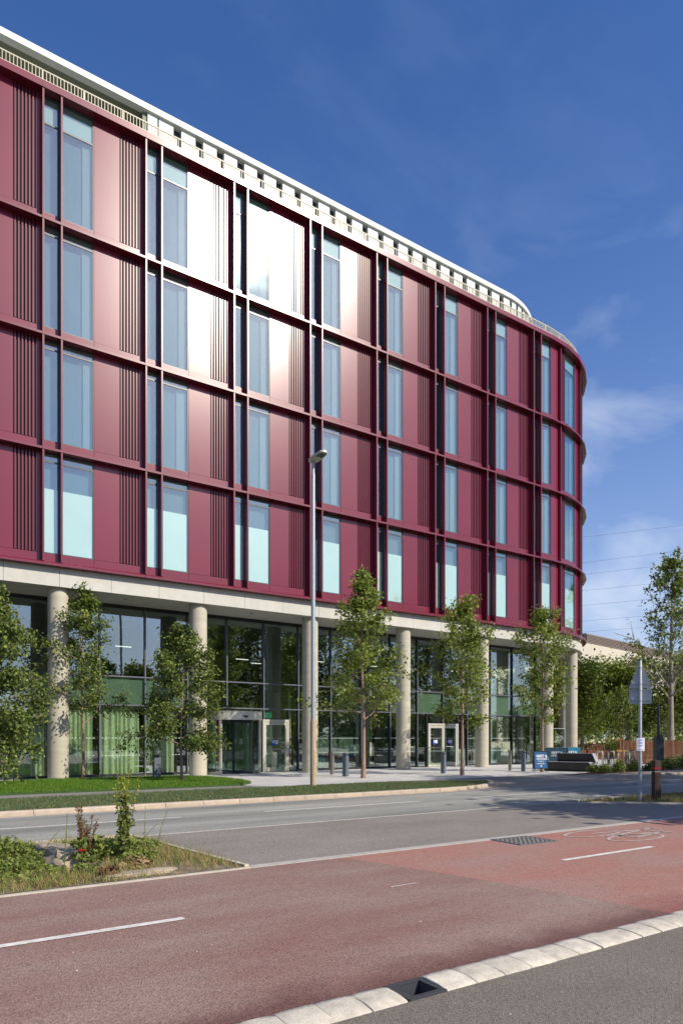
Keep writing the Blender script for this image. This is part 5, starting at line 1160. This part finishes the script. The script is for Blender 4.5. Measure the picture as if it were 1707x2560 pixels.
curtain('wide pleated green curtain between the two lawn trees', 2.65, 4.25, GY+.28, .21, 3); curtain('pleated green curtain left of the second column', 4.45, 5.75, GY+.30, .20, 4)
ct = tag(empty('reception_counter', (25.2, GY+.9, 0)), 'mint green service counter behind the right hand glazing', 'counter'); build('front', MB().box(-.1, 1.15, 0, .06, .12, .93), M['mint'], ct); build('counter_top', MB().box(-.15, 1.2, -.02, .7, .935, .97), M['frame'], ct)
ct2 = tag(empty('display_plinth', (23.0, GY+.75, 0)), 'mint green low panel behind the glass right of the double doors', 'panel'); build('front', MB().box(-.35, .45, 0, .05, .12, .92), M['mint'], ct2); build('cap', MB().box(-.37, .47, -.01, .4, .925, .95), M['frame'], ct2)
def person(label, x, y, rz, shirt, bend, group=None):
    t = tag(empty('person', (x, y, .02), rz), label, 'person', group)
    J = {'pel': (0, 0, .95), 'sp': (0, -.05*bend, 1.15), 'ch': (0, -.22*bend, 1.36), 'nk': (0, -.30*bend, 1.50), 'hd': (0, -.38*bend, 1.60), 'ht': (0, -.42*bend, 1.72)}
    for s_, sg_ in (('l', -1), ('r', 1)):
        J[s_+'sh'] = (sg_*.18, -.24*bend, 1.42); J[s_+'el'] = (sg_*.25, -.30*bend-.06, 1.16); J[s_+'wr'] = (sg_*.16, -.38*bend-.22, 1.06); J[s_+'ha'] = (sg_*.13, -.40*bend-.30, 1.05)
        J[s_+'hp'] = (sg_*.10, 0, .90); J[s_+'kn'] = (sg_*.11, -.02, .50); J[s_+'an'] = (sg_*.11, .02, .09); J[s_+'to'] = (sg_*.12, -.13, .04)
    E = [('pel', 'sp'), ('sp', 'ch'), ('ch', 'nk'), ('nk', 'hd'), ('hd', 'ht')]
    for s_ in 'lr': E += [('ch', s_+'sh'), (s_+'sh', s_+'el'), (s_+'el', s_+'wr'), (s_+'wr', s_+'ha'), ('pel', s_+'hp'), (s_+'hp', s_+'kn'), (s_+'kn', s_+'an'), (s_+'an', s_+'to')]
    rad = {'pel': .135, 'sp': .12, 'ch': .145, 'nk': .055, 'hd': .095, 'ht': .075, 'sh': .065, 'el': .045, 'wr': .03, 'ha': .035, 'hp': .095, 'kn': .06, 'an': .04, 'to': .035}
    ks = list(J); me = bpy.data.meshes.new('body'); me.from_pydata([J[k] for k in ks], [(ks.index(a), ks.index(b)) for a, b in E], []); o = bpy.data.objects.new('body', me); col.objects.link(o)
    m = o.modifiers.new('s', 'SKIN'); sv = me.skin_vertices[0].data
    for i, k in enumerate(ks): r_ = rad.get(k, rad.get(k[1:], .05)); sv[i].radius = (r_, r_); sv[i].use_root = (k == 'pel')
    m2 = o.modifiers.new('u', 'SUBSURF'); m2.levels = 1; m2.render_levels = 1
    dg = bpy.context.evaluated_depsgraph_get(); dg.update(); m3 = bpy.data.meshes.new_from_object(o.evaluated_get(dg)); bpy.data.objects.remove(o)
    m3.materials.clear()
    for q in (M['skin'], M[shirt], M['navy']): m3.materials.append(q)
    for p in m3.polygons:
        c = p.center; p.use_smooth = True; wr = abs(c.x) < .2 and c.y < -.38*bend-.17 and c.z < 1.12
        p.material_index = 2 if c.z < .93 else (0 if (c.z > 1.49 or wr) else 1)
    b = bpy.data.objects.new('body', m3); col.objects.link(b); b.parent = t
    hx = J['hd']; build('hair', MB().lathe([(.075, 1.60), (.108, 1.63), (.108, 1.69), (.085, 1.745), (.0, 1.765)], 14, (0, hx[1]+.02-.03*bend)), M['hair'], t, smooth=True)
    mb = MB(); fy = hx[1]-.095; mb.tube([(0, fy+.01, 1.635), (0, fy-.02, 1.60), (0, fy+.01, 1.59)], .012, 6); build('nose', mb, M['skin'], t)
    mb = MB(); mb.box(-.045, -.02, fy-.004, fy+.01, 1.63, 1.64); mb.box(.02, .045, fy-.004, fy+.01, 1.63, 1.64); mb.box(-.025, .025, fy-.0, fy+.012, 1.555, 1.562); build('face', mb, M['hair'], t)
    for sg_ in (-1, 1):
        mb = MB()
        for k in range(5):
            u = (k-2)*.017; l = (.045, .07, .075, .07, .055)[k]; w_ = Vector((sg_*.13+u, -.40*bend-.31, 1.05)); mb.tube([tuple(w_), tuple(w_+Vector((0, -l*.6, .0))), tuple(w_+Vector((0, -l, -.018)))], [.009, .008, .006], 6)
        build('fingers', mb, M['skin'], t)
    return t
person('person in a grey green top leaning over the mint counter', 25.35, GY+1.85, R_(35), 'shirt', .9); person('person in dark clothes standing right of the one leaning over the counter', 26.0, GY+2.1, R_(-25), 'shirt_dark', .5)
def chair(label, x, y, rz):
    t = tag(empty('lounge_chair', (x, y, .02), rz), label, 'chair', 'brown lounge chairs inside')
    build('seat', MB().box(-.3, .3, -.28, .28, .36, .46), M['brown_leather'], t, bevel=.03); build('backrest', MB().xprism([(-.3, .44), (.3, .44), (.34, .75), (.22, .84), (-.22, .84), (-.34, .75)], Matrix.Translation((0, .3, 0)) @ Matrix.Rotation(R_(90), 4, 'X'), -.03, .05), M['brown_leather'], t, bevel=.02)
    for sx_ in (-.25, .25):
        for sy_ in (-.22, .22): build('leg', MB().tube([(sx_, sy_, .36), (sx_*1.2, sy_*1.2, 0)], .012, 6), M['black'], t)
chair('brown lounge chair behind the glass left of the fourth column', 15.9, 4.1, R_(60)); chair('brown lounge chair behind the tallest paving tree', 14.6, 4.0, R_(-30))
pt = tag(empty('potted_plant', (11.5, 3.35, .02)), 'tall green planter with a leafy plant behind the glass beside the third column', 'plant'); smooth_by(build('planter', MB().lathe([(.16, 0), (.2, .1), (.2, .62), (.18, .64)], 20), M['inside_green'], pt))
rg = np.random.default_rng(2); V, F = leafcloud(rg.normal(0, .16, (220, 3))+np.array([0, 0, 1.0]), .18, rg); np_mesh('leaves', V, F, M['lf_mid'], None, pt)
dk = tag(empty('reception_desk', (8.3, 6.5, .02)), 'dark reception desk seen through the revolving door', 'desk'); build('desk_front', MB().box(-.9, .9, 0, .06, 0, 1.05), M['inside_green'], dk); build('desk_top', MB().box(-1, 1, -.05, .7, 1.055, 1.10), M['frame'], dk)
# glass wind screen at the end
gs = tag(empty('glass_screen', (28.6, 1.3, 0), R_(-20)), 'low framed glass screen between the last two columns', 'glass screen')
mb = MB(); mb.box(-.8, -.76, -.02, .02, 0, 2.15); mb.box(.76, .8, -.02, .02, 0, 2.15); mb.box(-.76, .76, -.02, .02, 2.11, 2.15); mb.box(-.76, .76, -.02, .02, .0, .06); build('frame', mb, M['galv'], gs); build('pane', MB().box(-.76, .76, -.005, .005, .06, 2.11), M['glass_gf'], gs)
